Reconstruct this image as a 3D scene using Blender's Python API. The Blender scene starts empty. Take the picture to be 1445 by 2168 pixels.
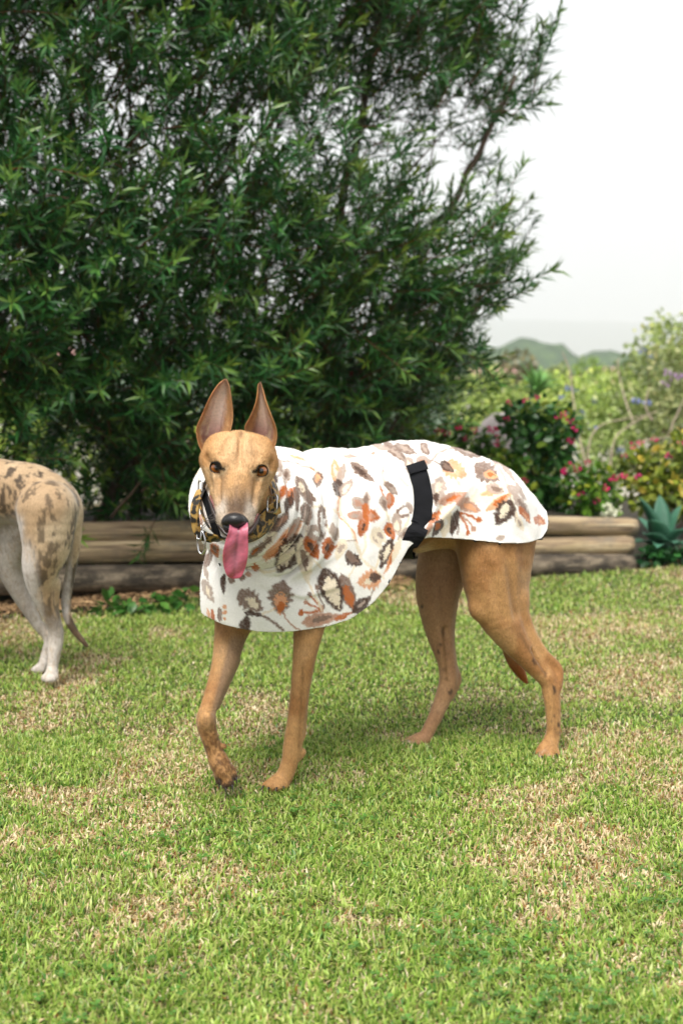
import bpy, bmesh, math, random
import numpy as np
from mathutils import Vector, Matrix

sc = bpy.context.scene
col = sc.collection
R = math.radians
rng = np.random.default_rng(7)
random.seed(7)

# ------------------------------------------------------------------ camera
FPX, CX, CY, CAMH = 2350.0, 722.5, 1084.0, 0.87      # focal length and centre in photo pixels
PITCH = math.atan((CY - 800.0) / FPX)
cam_d = bpy.data.cameras.new('camera')
cam = bpy.data.objects.new('camera', cam_d)
col.objects.link(cam)
cam.location = (0, 0, CAMH)
cam.rotation_euler = (R(90) - PITCH, 0, 0)
cam_d.sensor_fit = 'VERTICAL'
cam_d.sensor_height = 36.0
cam_d.lens = FPX / 2168.0 * 36.0
cam_d.clip_start = 0.05
cam_d.clip_end = 20000
cam_d.dof.use_dof = True
cam_d.dof.focus_distance = 2.12
cam_d.dof.aperture_fstop = 3.4
sc.camera = cam

# ------------------------------------------------------------------ sky, sun, exposure
SUN_EL, SUN_AZ = R(62), R(-160)       # high sun behind thin cloud, from behind the camera's left
w = bpy.data.worlds.new('World')
sc.world = w
w.use_nodes = True
nt = w.node_tree
nt.nodes.clear()
wo = nt.nodes.new('ShaderNodeOutputWorld')
bg = nt.nodes.new('ShaderNodeBackground')
sky = nt.nodes.new('ShaderNodeTexSky')
sky.sky_type = 'NISHITA'
sky.sun_disc = False
sky.sun_elevation = SUN_EL
sky.sun_rotation = SUN_AZ
sky.air_density = 1.0
sky.dust_density = 4.0
sky.ozone_density = 1.0
hs = nt.nodes.new('ShaderNodeHueSaturation')
hs.inputs['Saturation'].default_value = 0.12
cl = nt.nodes.new('ShaderNodeMixRGB')            # thin even cloud layer over the sky
cl.inputs['Fac'].default_value = 0.72
cl.inputs['Color2'].default_value = (8.2, 8.35, 8.6, 1)
nt.links.new(sky.outputs[0], hs.inputs['Color'])
nt.links.new(hs.outputs[0], cl.inputs['Color1'])
nt.links.new(cl.outputs[0], bg.inputs['Color'])
bg.inputs['Strength'].default_value = 0.075
nt.links.new(bg.outputs[0], wo.inputs[0])

sun_d = bpy.data.lights.new('sun', 'SUN')
sun = bpy.data.objects.new('sun', sun_d)
col.objects.link(sun)
sun_d.energy = 3.0
sun_d.angle = R(30)
sun_d.color = (1.0, 0.95, 0.87)
sdir = Vector((math.sin(SUN_AZ) * math.cos(SUN_EL), math.cos(SUN_AZ) * math.cos(SUN_EL), math.sin(SUN_EL)))
sun.rotation_euler = sdir.to_track_quat('Z', 'Y').to_euler()

sc.view_settings.view_transform = 'Standard'
sc.view_settings.look = 'None'
sc.view_settings.exposure = 1.06
sc.view_settings.gamma = 1.0
sc.view_settings.use_curve_mapping = False
sc.render.engine = 'CYCLES'
sc.cycles.use_denoising = True
sc.cycles.max_bounces = 6
sc.cycles.transparent_max_bounces = 8
sc.cycles.volume_bounces = 1

# ------------------------------------------------------------------ helpers
_cf = np.array([0, math.cos(PITCH), -math.sin(PITCH)])
_cu = np.array([0, math.sin(PITCH), math.cos(PITCH)])
_co = np.array([0, 0, CAMH])
def ray(u, v):
    return np.array([1.0, 0, 0]) * (u - CX) / FPX - _cu * (v - CY) / FPX + _cf
def P(u, v, Y):
    """world point seen at photo pixel (u, v) at the distance Y in front of the camera"""
    d = ray(u, v)
    return _co + d * (Y / d[1])
def G(u, v, z=0.0):
    """world point at height z seen at photo pixel (u, v)"""
    d = ray(u, v)
    return _co + d * ((z - CAMH) / d[2])
def px(n, Y):
    return n * Y / FPX
def proj(p):
    q = p - _co
    dz = q @ _cf
    return CX + FPX * q[..., 0] / dz, CY - FPX * (q @ _cu) / dz

def _hash(i, j, k, s):
    n = (i * 374761393 + j * 668265263 + k * 2147483647 + s * 974711) & 0xFFFFFFFF
    n = ((n ^ (n >> 13)) * 1274126177) & 0xFFFFFFFF
    n = ((n ^ (n >> 16)) * 2246822519) & 0xFFFFFFFF
    return ((n ^ (n >> 15)) & 0xFFFF) / 65535.0
def vnoise(p, scale, seed=0):
    """value noise 0..1 at points p (n,3)"""
    q = np.asarray(p, float) * scale + 1000.0
    i = np.floor(q).astype(np.int64)
    f = q - i
    f = f * f * (3 - 2 * f)
    r = 0
    for a in (0, 1):
        for b in (0, 1):
            for c in (0, 1):
                wgt = (f[:, 0] if a else 1 - f[:, 0]) * (f[:, 1] if b else 1 - f[:, 1]) * (f[:, 2] if c else 1 - f[:, 2])
                r = r + wgt * _hash(i[:, 0] + a, i[:, 1] + b, i[:, 2] + c, seed)
    return r
def fbm(p, scale, seed=0, octs=3):
    r, a, t = 0, 1.0, 0
    for o in range(octs):
        r = r + a * vnoise(p, scale * 2 ** o, seed + 17 * o)
        t += a
        a *= 0.5
    return r / t
def sstep(a, b, x):
    t = np.clip((x - a) / (b - a), 0, 1)
    return t * t * (3 - 2 * t)
def nrm(v):
    v = np.asarray(v, float)
    return v / np.linalg.norm(v)

def tag(o, label=None, cat=None, group=None, kind=None):
    if label: o['label'] = label
    if cat: o['category'] = cat
    if group: o['group'] = group
    if kind: o['kind'] = kind
    return o
def empty(name, loc=(0, 0, 0)):
    o = bpy.data.objects.new(name, None)
    col.objects.link(o)
    o.location = loc
    o.empty_display_size = 0.05
    return o
def np_mesh(name, V, F=None, cols=None, smooth=True, tri=None, quad=None):
    """mesh from numpy arrays; tri (n,3) and quad (m,4) index arrays"""
    me = bpy.data.meshes.new(name)
    V = np.ascontiguousarray(V, dtype=np.float32)
    parts, tot = [], []
    if quad is not None and len(quad):
        parts.append(np.asarray(quad, np.int32).ravel()); tot.append(np.full(len(quad), 4, np.int32))
    if tri is not None and len(tri):
        parts.append(np.asarray(tri, np.int32).ravel()); tot.append(np.full(len(tri), 3, np.int32))
    loops = np.concatenate(parts); tot = np.concatenate(tot)
    me.vertices.add(len(V)); me.vertices.foreach_set('co', V.ravel())
    me.loops.add(len(loops)); me.loops.foreach_set('vertex_index', loops)
    me.polygons.add(len(tot))
    st = np.zeros(len(tot), np.int32); st[1:] = np.cumsum(tot)[:-1]
    me.polygons.foreach_set('loop_start', st)
    me.polygons.foreach_set('loop_total', tot)
    me.polygons.foreach_set('use_smooth', np.full(len(tot), smooth))
    me.update(calc_edges=True)
    if cols is not None:
        set_cols(me, cols)
    return me
def set_cols(me, cols):
    a = me.color_attributes.new('Col', 'FLOAT_COLOR', 'POINT')
    c = np.ones((len(me.vertices), 4), np.float32)
    c[:, :3] = cols
    a.data.foreach_set('color', c.ravel())
def obj(name, me, mat, parent=None, loc=None):
    o = bpy.data.objects.new(name, me)
    col.objects.link(o)
    if mat is not None:
        for m in (mat if isinstance(mat, (list, tuple)) else [mat]):
            me.materials.append(m)
    if parent is not None:
        o.parent = parent
        if loc is None:
            o.location = -Vector(parent.location) if parent.parent is None else (0, 0, 0)
    if loc is not None:
        o.location = loc
    return o
def s2l(h):
    """sRGB hex -> linear rgb"""
    h = h.lstrip('#')
    c = np.array([int(h[i:i + 2], 16) for i in (0, 2, 4)]) / 255.0
    return np.where(c <= 0.04045, c / 12.92, ((c + 0.055) / 1.055) ** 2.4)

# ---- node materials
class NT:
    def __init__(self, name):
        self.m = bpy.data.materials.new(name)
        self.m.use_nodes = True
        self.t = self.m.node_tree
        self.b = self.t.nodes['Principled BSDF']
    def n(self, typ, **kw):
        x = self.t.nodes.new('ShaderNode' + typ)
        for k, v in kw.items():
            if k in x.inputs: x.inputs[k].default_value = v
            else: setattr(x, k, v)
        return x
    def l(self, a, b): self.t.links.new(a, b)
    def noise(self, scale, detail=4, rough=0.55, vec=None, dist=0.0):
        x = self.n('TexNoise', Scale=scale, Detail=detail, Roughness=rough, Distortion=dist)
        if vec is not None: self.l(vec, x.inputs['Vector'])
        return x
    def ramp(self, src, stops):
        r = self.n('ValToRGB')
        e = r.color_ramp.elements
        while len(e) < len(stops): e.new(0.5)
        for q, (p, c) in zip(e, stops):
            q.position = p
            q.color = (*c, 1) if len(c) == 3 else c
        self.l(src, r.inputs['Fac'])
        return r
    def mix(self, fac, a, b, mode='MIX'):
        x = self.n('MixRGB', blend_type=mode)
        for s, v in ((x.inputs['Fac'], fac), (x.inputs['Color1'], a), (x.inputs['Color2'], b)):
            if hasattr(v, 'is_linked') or hasattr(v, 'links'): self.l(v, s)
            elif isinstance(v, (int, float)): s.default_value = v if s.name == 'Fac' else (v, v, v, 1)
            else: s.default_value = (*v, 1) if len(v) == 3 else v
        return x.outputs[0]
    def bump(self, height, strength=0.3, dist=0.01, normal=None):
        x = self.n('Bump', Strength=strength, Distance=dist)
        self.l(height, x.inputs['Height'])
        if normal is not None: self.l(normal, x.inputs['Normal'])
        self.l(x.outputs[0], self.b.inputs['Normal'])
        return x.outputs[0]
    def coords(self, which='Object', scale=None):
        c = self.n('TexCoord')
        o = c.outputs[which]
        if scale is not None:
            mp = self.n('Mapping')
            mp.inputs['Scale'].default_value = scale
            self.l(o, mp.inputs['Vector'])
            o = mp.outputs[0]
        return o
    def attr(self, name='Col'):
        a = self.n('Attribute')
        a.attribute_name = name
        return a.outputs['Color']
    def set(self, **kw):
        for k, v in kw.items():
            k = k.replace('_', ' ')
            self.b.inputs[k].default_value = (*v, 1) if isinstance(v, (tuple, list, np.ndarray)) and len(v) == 3 and k != 'Subsurface Radius' else v
        return self
def plain(name, c, rough=0.6, metal=0.0, var=0.15, scale=40.0, bump=0.0):
    """one colour with a little noise in it"""
    t = NT(name)
    nz = t.noise(scale, 4, vec=t.coords())
    c = np.asarray(c)
    r = t.ramp(nz.outputs[0], [(0.3, tuple(c * (1 - var))), (0.7, tuple(np.minimum(c * (1 + var), 1)))])
    t.l(r.outputs[0], t.b.inputs['Base Color'])
    t.set(Roughness=rough, Metallic=metal)
    if bump: t.bump(nz.outputs[0], bump, 0.01)
    return t.m

# ---- implicit surfaces: smooth unions of tapered limbs, meshed by surface nets
class Field:
    def __init__(self, lo, hi, h):
        self.lo = np.asarray(lo, float); self.h = h
        self.n = np.ceil((np.asarray(hi) - self.lo) / h).astype(int) + 1
        self.f = np.full(self.n, 0.5, np.float32)
    def _sl(self, lo, hi):
        a = np.clip(np.floor((lo - self.lo) / self.h).astype(int), 0, self.n)
        b = np.clip(np.ceil((hi - self.lo) / self.h).astype(int) + 1, 0, self.n)
        if np.any(b <= a): return None
        ax = [(self.lo[i] + self.h * np.arange(a[i], b[i])).astype(np.float32) for i in range(3)]
        return tuple(slice(a[i], b[i]) for i in range(3)), ax[0][:, None, None], ax[1][None, :, None], ax[2][None, None, :]
    def _op(self, fn, lo, hi, k, sub, pad=None):
        if pad is None: pad = 2.0 * k + 4 * self.h
        r = self._sl(lo - pad, hi + pad)
        if r is None: return
        s, X, Y, Z = r
        b = fn(X, Y, Z)
        a = self.f[s]
        if sub:
            b = -b
            h = np.clip(0.5 - 0.5 * (a - b) / k, 0, 1)      # smooth max
            self.f[s] = a * (1 - h) + b * h + k * h * (1 - h)
        else:
            h = np.clip(0.5 + 0.5 * (b - a) / k, 0, 1)
            self.f[s] = b * (1 - h) + a * h - k * h * (1 - h)
    def cone(self, A, B, ra, rb, k=0.02, axis=None, fa=1.0, fb=1.0, sub=False, pad=None):
        """tapered capsule; along `axis` its radius is multiplied by fa..fb"""
        A = np.asarray(A, float); B = np.asarray(B, float)
        D = B - A; L2 = max(float(D @ D), 1e-12)
        m = max(ra * max(fa, 1), rb * max(fb, 1))
        def fn(X, Y, Z):
            x, y, z = X - A[0], Y - A[1], Z - A[2]
            t = np.clip((x * D[0] + y * D[1] + z * D[2]) / L2, 0, 1)
            x = x - t * D[0]; y = y - t * D[1]; z = z - t * D[2]
            q = x * x + y * y + z * z
            if axis is not None:
                e = x * axis[0] + y * axis[1] + z * axis[2]
                ff = fa + t * (fb - fa)
                q = np.maximum(q - e * e, 0) + (e / ff) ** 2
            return np.sqrt(q) - (ra + t * (rb - ra))
        self._op(fn, np.minimum(A, B) - m, np.maximum(A, B) + m, k, sub, pad)
    def chain(self, pts, k=0.02, axis=None, sub=4):
        """smooth limb through (point, radius[, factor along axis]); one blend for the whole limb"""
        tab = np.array([np.r_[p[0], p[1], p[2] if len(p) > 2 else 1.0] for p in pts])
        tab = catmull(tab, sub)
        m = tab[:, 3] * np.maximum(tab[:, 4], 1)
        pad = 2.0 * k + 4 * self.h
        r = self._sl((tab[:, :3] - m[:, None]).min(0) - pad, (tab[:, :3] + m[:, None]).max(0) + pad)
        s0, X0, Y0, Z0 = r
        tmp = Field.__new__(Field)
        tmp.lo = self.lo + self.h * np.array([q.start for q in s0]); tmp.h = self.h
        tmp.f = np.full([q.stop - q.start for q in s0], 0.5, np.float32); tmp.n = np.array(tmp.f.shape)
        for a, b in zip(tab[:-1], tab[1:]):
            tmp.cone(a[:3], b[:3], a[3], b[3], 1e-4, axis=axis, fa=a[4], fb=b[4], pad=pad)
        b = tmp.f; a = self.f[s0]
        h = np.clip(0.5 + 0.5 * (b - a) / k, 0, 1)
        self.f[s0] = b * (1 - h) + a * h - k * h * (1 - h)
    def ell(self, c, ax, r, k=0.02, sub=False):
        c = np.asarray(c, float); ax = np.asarray(ax, float); r = np.asarray(r, float)
        m = r.max()
        def fn(X, Y, Z):
            x, y, z = X - c[0], Y - c[1], Z - c[2]
            k0 = k1 = 0
            for i in range(3):
                q = x * ax[i][0] + y * ax[i][1] + z * ax[i][2]
                k0 = k0 + (q / r[i]) ** 2
                k1 = k1 + (q / r[i] ** 2) ** 2
            k0 = np.sqrt(k0)
            return k0 * (k0 - 1) / np.maximum(np.sqrt(k1), 1e-6)
        self._op(fn, c - m, c + m, k, sub)
    def torus(self, c, n, Ra, r, k=0.02, sub=False, up=None, squash=1.0):
        c = np.asarray(c, float); n = nrm(n); m = Ra * max(1, squash) + r
        up = nrm(np.cross(n, [1, 0, 0])) if up is None else nrm(up)
        rt = np.cross(up, n)
        def fn(X, Y, Z):
            x, y, z = X - c[0], Y - c[1], Z - c[2]
            e = x * n[0] + y * n[1] + z * n[2]
            a = x * rt[0] + y * rt[1] + z * rt[2]
            b = (x * up[0] + y * up[1] + z * up[2]) / squash
            return np.sqrt((np.sqrt(a * a + b * b) - Ra) ** 2 + e * e) - r
        self._op(fn, c - m, c + m, k, sub)
    def mesh(self):
        f = self.f; n = self.n
        ins = f < 0
        c = np.zeros(n - 1, np.uint8)
        for a in (0, 1):
            for b in (0, 1):
                for d in (0, 1):
                    c += ins[a:n[0] - 1 + a, b:n[1] - 1 + b, d:n[2] - 1 + d]
        act = (c > 0) & (c < 8)
        I = np.argwhere(act)
        idx = np.full(n - 1, -1, np.int32)
        idx[act] = np.arange(len(I))
        pos = np.zeros((len(I), 3)); cnt = np.zeros(len(I))
        for ax in range(3):
            o1, o2 = [i for i in range(3) if i != ax]
            for a in (0, 1):
                for b in (0, 1):
                    s = np.zeros(3, int); s[o1] = a; s[o2] = b
                    e = s.copy(); e[ax] = 1
                    fa = f[tuple((I + s).T)]; fb = f[tuple((I + e).T)]
                    cr = (fa < 0) != (fb < 0)
                    t = np.where(cr, fa / np.where(cr, fa - fb, 1), 0)
                    p = np.tile(s.astype(float), (len(I), 1)); p[:, ax] = t
                    pos[cr] += p[cr]; cnt[cr] += 1
        V = self.lo + self.h * (I + pos / cnt[:, None])
        Q = []
        for ax in range(3):
            o1, o2 = [(1, 2), (2, 0), (0, 1)][ax]
            s1 = [slice(None)] * 3; s2 = [slice(None)] * 3
            s1[ax] = slice(0, n[ax] - 1); s2[ax] = slice(1, n[ax])
            A_, B_ = ins[tuple(s1)], ins[tuple(s2)]
            E = np.argwhere(A_ != B_)
            E = E[(E[:, o1] > 0) & (E[:, o2] > 0) & (E[:, o1] < n[o1] - 1) & (E[:, o2] < n[o2] - 1)]
            u1 = np.zeros(3, int); u1[o1] = 1
            u2 = np.zeros(3, int); u2[o2] = 1
            q = np.stack([idx[tuple((E - u1 - u2).T)], idx[tuple((E - u2).T)], idx[tuple(E.T)], idx[tuple((E - u1).T)]], 1)
            fl = ~A_[tuple(E.T)]
            q[fl] = q[fl][:, ::-1]
            Q.append(q)
        Q = np.concatenate(Q)
        return V, Q[(Q >= 0).all(1)]
def relax(V, Q, it=2, lam=0.5):
    """a few Laplacian passes"""
    for _ in range(it):
        S = np.zeros_like(V); C = np.zeros(len(V))
        for a in range(4):
            for b in (1, 3):
                np.add.at(S, Q[:, a], V[Q[:, (a + b) % 4]]); np.add.at(C, Q[:, a], 1)
        V = V + lam * (S / np.maximum(C, 1)[:, None] - V)
    return V
def vnormals(V, Q):
    N = np.zeros_like(V)
    fn = np.cross(V[Q[:, 2]] - V[Q[:, 0]], V[Q[:, 3]] - V[Q[:, 1]])
    for a in range(4): np.add.at(N, Q[:, a], fn)
    return N / np.maximum(np.linalg.norm(N, axis=1), 1e-12)[:, None]
def compact(V, Q, *arrs):
    used = np.zeros(len(V), bool); used[Q.ravel()] = True
    m = np.cumsum(used) - 1
    return (V[used], m[Q]) + tuple(a[used] for a in arrs)

# ---- swept tubes
def tube(pts, rad, n=8, cap=True, close=False):
    """V, quads, tris of a tube through pts with radii rad"""
    p = np.asarray(pts, float); m = len(p)
    rad = np.broadcast_to(np.asarray(rad, float), (m,))
    T = np.gradient(p, axis=0)
    if close: T = np.roll(p, -1, 0) - np.roll(p, 1, 0)
    T /= np.maximum(np.linalg.norm(T, axis=1), 1e-9)[:, None]
    ref = np.array([0, 0, 1.0]) if abs(T[0][2]) < 0.9 else np.array([1.0, 0, 0])
    U = np.zeros_like(p)
    u = nrm(np.cross(T[0], ref))
    for i in range(m):
        u = u - T[i] * (u @ T[i]); u /= max(np.linalg.norm(u), 1e-9); U[i] = u
    W = np.cross(T, U)
    a = np.linspace(0, 2 * np.pi, n, endpoint=False)
    V = p[:, None] + rad[:, None, None] * (np.cos(a)[None, :, None] * U[:, None] + np.sin(a)[None, :, None] * W[:, None])
    V = V.reshape(-1, 3)
    q = []
    for i in range(m if close else m - 1):
        i2 = (i + 1) % m
        for j in range(n):
            q.append((i * n + j, i * n + (j + 1) % n, i2 * n + (j + 1) % n, i2 * n + j))
    t = []
    if cap and not close:
        V = np.vstack([V, p[0], p[-1]])
        for j in range(n):
            t.append((m * n, (j + 1) % n, j)); t.append((m * n + 1, (m - 1) * n + j, (m - 1) * n + (j + 1) % n))
    return V, np.array(q, np.int32).reshape(-1, 4), np.array(t, np.int32).reshape(-1, 3)
def strap(pts, nor, width, thick, close=False):
    """flat band through pts; nor = outward direction at each point"""
    p = np.asarray(pts, float); m = len(p)
    nor = np.asarray(nor, float); nor = nor / np.linalg.norm(nor, axis=1)[:, None]
    T = (np.roll(p, -1, 0) - np.roll(p, 1, 0)) if close else np.gradient(p, axis=0)
    T /= np.linalg.norm(T, axis=1)[:, None]
    S = np.cross(T, nor); S /= np.linalg.norm(S, axis=1)[:, None]
    w_ = np.broadcast_to(np.asarray(width, float), (m,))[:, None] / 2
    h = thick / 2
    prof = [(-1, 1), (-.96, 1.25), (0, 1.35), (.96, 1.25), (1, 1), (1, -1), (0, -1.1), (-1, -1)]
    V = np.stack([p + S * w_ * a + nor * h * b for a, b in prof], 1).reshape(-1, 3)
    k = len(prof); q = []
    for i in range(m if close else m - 1):
        i2 = (i + 1) % m
        for j in range(k):
            q.append((i * k + j, i2 * k + j, i2 * k + (j + 1) % k, i * k + (j + 1) % k))
    t = []
    if not close:
        for j in range(1, k - 1):
            t.append((0, j, j + 1)); t.append(((m - 1) * k, (m - 1) * k + j + 1, (m - 1) * k + j))
    return V, np.array(q, np.int32), np.array(t, np.int32).reshape(-1, 3)
def catmull(pts, n=8, close=False):
    p = np.asarray(pts, float); m = len(p); out = []
    for i in range(m if close else m - 1):
        g = (lambda j: p[j % m]) if close else (lambda j: p[min(max(j, 0), m - 1)])
        a, b, c, d = g(i - 1), g(i), g(i + 1), g(i + 2)
        for t in np.linspace(0, 1, n, endpoint=False):
            out.append(0.5 * ((2 * b) + (-a + c) * t + (2 * a - 5 * b + 4 * c - d) * t * t + (-a + 3 * b - 3 * c + d) * t ** 3))
    if not close: out.append(p[-1])
    return np.array(out)
class Bag:
    """collects many small shapes into one mesh"""
    def __init__(self): self.V, self.Q, self.T, self.C, self.n = [], [], [], [], 0
    def add(self, V, q=None, t=None, c=None):
        if q is not None and len(q): self.Q.append(np.asarray(q) + self.n)
        if t is not None and len(t): self.T.append(np.asarray(t) + self.n)
        self.V.append(V); self.n += len(V)
        if c is not None: self.C.append(np.broadcast_to(np.asarray(c, float), (len(V), 3)))
    def mesh(self, name, smooth=True):
        return np_mesh(name, np.vstack(self.V), quad=np.concatenate(self.Q) if self.Q else None,
                       tri=np.concatenate(self.T) if self.T else None, cols=np.vstack(self.C) if self.C else None, smooth=smooth)
# ================================================================== ground
def ground_h(X, Y):
    """lawn level, then a bank falling away behind the garden bed"""
    X = np.asarray(X, float); Y = np.asarray(Y, float)
    h = 0.012 * np.sin(X * 1.3 + 0.5) * np.sin(Y * 0.9) * sstep(2.8, 4.0, Y)
    h = h + 0.05 * sstep(4.2, 5.4, Y) * sstep(0.6, 1.8, X)
    h = h - 3.0 * sstep(7.5, 16, Y) - 9.0 * sstep(16, 90, Y)
    return h
gx = np.concatenate([-np.geomspace(4550, 6, 22), np.linspace(-5.5, 5.5, 90), np.geomspace(6, 4550, 22)])
gy = np.concatenate([[-3400, -600, -100, -20, -5], np.linspace(-2, 10, 100), np.geomspace(10.5, 5400, 45)])
GX, GY = np.meshgrid(gx, gy, indexing='ij')
V = np.stack([GX, GY, ground_h(GX, GY)], -1).reshape(-1, 3)
n1, n2 = len(gx), len(gy)
ii, jj = np.meshgrid(np.arange(n1 - 1), np.arange(n2 - 1), indexing='ij')
q = np.stack([ii * n2 + jj, (ii + 1) * n2 + jj, (ii + 1) * n2 + jj + 1, ii * n2 + jj + 1], -1).reshape(-1, 4)
def dryness(p):
    """0 green .. 1 straw, patches in the lawn"""
    p = np.column_stack([p[:, 0], p[:, 1], np.zeros(len(p))])
    a = fbm(p * [1, 0.8, 1], 2.6, 101, 3)
    b = fbm(p * [0.8, 1.3, 1], 6.5, 131, 3)
    d = 0.60 * a + 0.40 * b
    # bare straw patches seen in the lawn
    for u, v, ru, rv in ((1330, 1335, 170, 28), (1400, 1270, 120, 20), (1330, 1560, 150, 16), (690, 1545, 90, 22), (950, 1690, 100, 20), (1250, 1760, 130, 40), (890, 1780, 90, 28), (820, 1960, 130, 50), (560, 1850, 90, 24), (450, 2050, 120, 40), (1130, 1560, 160, 14), (60, 1690, 80, 30), (1250, 1870, 140, 34), (1180, 1990, 60, 40), (700, 2120, 160, 40)):
        c = G(u, v); e1 = abs(G(u + ru, v)[0] - c[0]); e2 = abs(G(u, v - rv)[1] - G(u, v + rv)[1]) / 2
        dd = np.hypot((p[:, 0] - c[0]) / e1, (p[:, 1] - c[1]) / e2)
        d = d + 0.085 * np.exp(-dd ** 2 * 0.9)
    for u, v, ru, rv in ((830, 1640, 140, 40), (300, 1780, 200, 60), (1050, 2080, 150, 60), (150, 2100, 140, 60), (1000, 1480, 120, 40), (300, 1500, 160, 50), (1200, 1260, 120, 20), (700, 1400, 160, 60)):
        c = G(u, v); e1 = abs(G(u + ru, v)[0] - c[0]); e2 = abs(G(u, v - rv)[1] - G(u, v + rv)[1]) / 2
        dd = np.hypot((p[:, 0] - c[0]) / e1, (p[:, 1] - c[1]) / e2)
        d = d - 0.10 * np.exp(-dd ** 2 * 0.9)
    return d
dv = dryness(V)
gc = lerp0 = None
base = s2l('#2c3614') + (s2l('#75623c') - s2l('#2c3614')) * sstep(0.40, 0.66, dv)[:, None]
t = NT('lawn_thatch')
o = t.coords()
n_a = t.noise(160, 5, 0.7, o); n_b = t.noise(14, 4, 0.6, o); n_c = t.noise(1.2, 3, 0.5, o)
x = t.mix(1.0, t.attr(), t.ramp(n_a.outputs[0], [(0.3, (0.45, 0.45, 0.40)), (0.7, (1.25, 1.2, 1.1))]).outputs[0], 'MULTIPLY')
x = t.mix(t.ramp(n_b.outputs[0], [(0.45, (0, 0, 0)), (0.7, (0.5, 0.5, 0.5))]).outputs[0], x, (0.10, 0.085, 0.04))
t.l(x, t.b.inputs['Base Color']); t.set(Roughness=0.9)
t.bump(n_a.outputs[0], 0.6, 0.02)
lawn = obj('lawn', np_mesh('lawn', V, quad=q, cols=base), t.m)
tag(lawn, 'lawn running back to the garden bed, patchy with straw', kind='structure')

# ------------------------------------------------------------------ grass blades
def blades(n, xr, yr, hmin, hmax, wmin, wmax, seed, dens=None):
    r = np.random.default_rng(seed)
    p = np.column_stack([r.uniform(*xr, n), yr[0] * (yr[1] / yr[0]) ** r.uniform(0, 1, n) if yr[0] > 0 else r.uniform(*yr, n), np.zeros(n)])
    u, v = proj(np.column_stack([p[:, :2], np.zeros(n)]))
    k = (u > -120) & (u < 1565) & (v < 2330)
    p = p[k]
    if dens is not None: p = p[dens(p) > r.uniform(0, 1, len(p))]
    n = len(p)
    # blades come in tufts
    cl_ = r.normal(0, 0.006, (n, 2)); p[:, :2] += cl_
    p[:, 2] = ground_h(p[:, 0], p[:, 1]) - 0.002
    dr = dryness(p) + r.normal(0, 0.03, n) + (fbm(p, 28, 211, 2) - .5) * 0.22
    dry = sstep(0.44, 0.62, dr)
    isdry = r.uniform(0, 1, n) < dry * 0.58 + 0.26
    h = r.uniform(hmin, hmax, n) * np.where(isdry, 0.72, 1.0) * (0.75 + 0.5 * fbm(p, 5, 201, 2))
    w_ = r.uniform(wmin, wmax, n)
    az = r.uniform(0, 2 * np.pi, n); lean = np.abs(r.normal(0.80, 0.42, n)) * np.where(isdry, 1.5, 1.0)
    D = np.column_stack([np.cos(az), np.sin(az), np.zeros(n)])
    ta = az + np.pi / 2 + r.normal(0, 0.6, n)
    S = np.column_stack([np.cos(ta), np.sin(ta), r.normal(0, 0.25, n)])
    up = np.array([0, 0, 1.0])
    cs, sn = np.cos(np.minimum(lean * 0.6, 1.2))[:, None], np.sin(np.minimum(lean * 0.6, 1.2))[:, None]
    m1 = p + (up * cs + D * sn) * (h * 0.55)[:, None]
    cs2, sn2 = np.cos(np.minimum(lean * 1.5, 1.75))[:, None], np.sin(np.minimum(lean * 1.5, 1.75))[:, None]
    tip = m1 + (up * cs2 + D * sn2) * (h * 0.5)[:, None]
    W = S * w_[:, None] / 2
    V = np.stack([p - W * .8, p + W * .8, m1 - W, m1 + W, tip], 1).reshape(-1, 3)
    b = np.arange(n)[:, None] * 5
    tr = np.concatenate([b + [0, 1, 3], b + [0, 3, 2], b + [2, 3, 4]])
    g = r.uniform(0, 1, n)[:, None]; g2 = r.uniform(0, 1, n)[:, None]
    green = s2l('#648c28') * (1 - g) + s2l('#b0c860') * g
    green = green + (s2l('#b3bd6a') - green) * (g2 > 0.86) * 0.7
    green = green + (s2l('#2f6a24') - green) * (g2 < 0.14) * 0.8
    straw = s2l('#c4a878') * (1 - g) + s2l('#f0e2c0') * g
    straw = straw + (s2l('#9a6f3c') - straw) * (g2 > 0.85)
    c = np.where(isdry[:, None], straw, green)
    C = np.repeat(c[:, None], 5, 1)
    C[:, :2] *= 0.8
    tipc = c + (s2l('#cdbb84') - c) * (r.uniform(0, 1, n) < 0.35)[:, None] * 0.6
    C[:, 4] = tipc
    return V, tr, C.reshape(-1, 3)
def lawn_edge(p):
    """1 on the lawn, 0 under the retaining wall and the beds"""
    e = np.interp(p[:, 0], [-2.5, -1.3, -0.6, 0.2, 1.35, 1.5, 2.5], [3.75, 4.02, 4.40, 4.72, 4.92, 4.98, 5.15])
    return (p[:, 1] < e + 0.05 * (fbm(p, 6, 301, 2) - .5)).astype(float) * np.where((p[:, 0] < -0.3) & (p[:, 1] > e - 0.30), 0.45, 1.0)
bag = Bag()
for a in ((228000, (-0.9, 0.9), (1.28, 2.6), 0.009, 0.028, 0.0020, 0.0046, 1), (140000, (-1.4, 1.4), (2.4, 4.0), 0.012, 0.028, 0.0022, 0.0042, 2), (72000, (-1.9, 2.2), (3.8, 5.3), 0.018, 0.034, 0.0032, 0.0055, 3)):
    V, tr, C = blades(*a, dens=lawn_edge)
    bag.add(V, t=tr, c=C)
t = NT('grass_blade')
t.l(t.mix(1.0, t.attr(), t.ramp(t.noise(30, 3, 0.5, t.coords()).outputs[0], [(0.3, (0.8, 0.8, 0.8)), (0.7, (1.1, 1.1, 1.1))]).outputs[0], 'MULTIPLY'), t.b.inputs['Base Color'])
t.set(Roughness=0.42); t.b.inputs['Specular IOR Level'].default_value = 0.45
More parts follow.
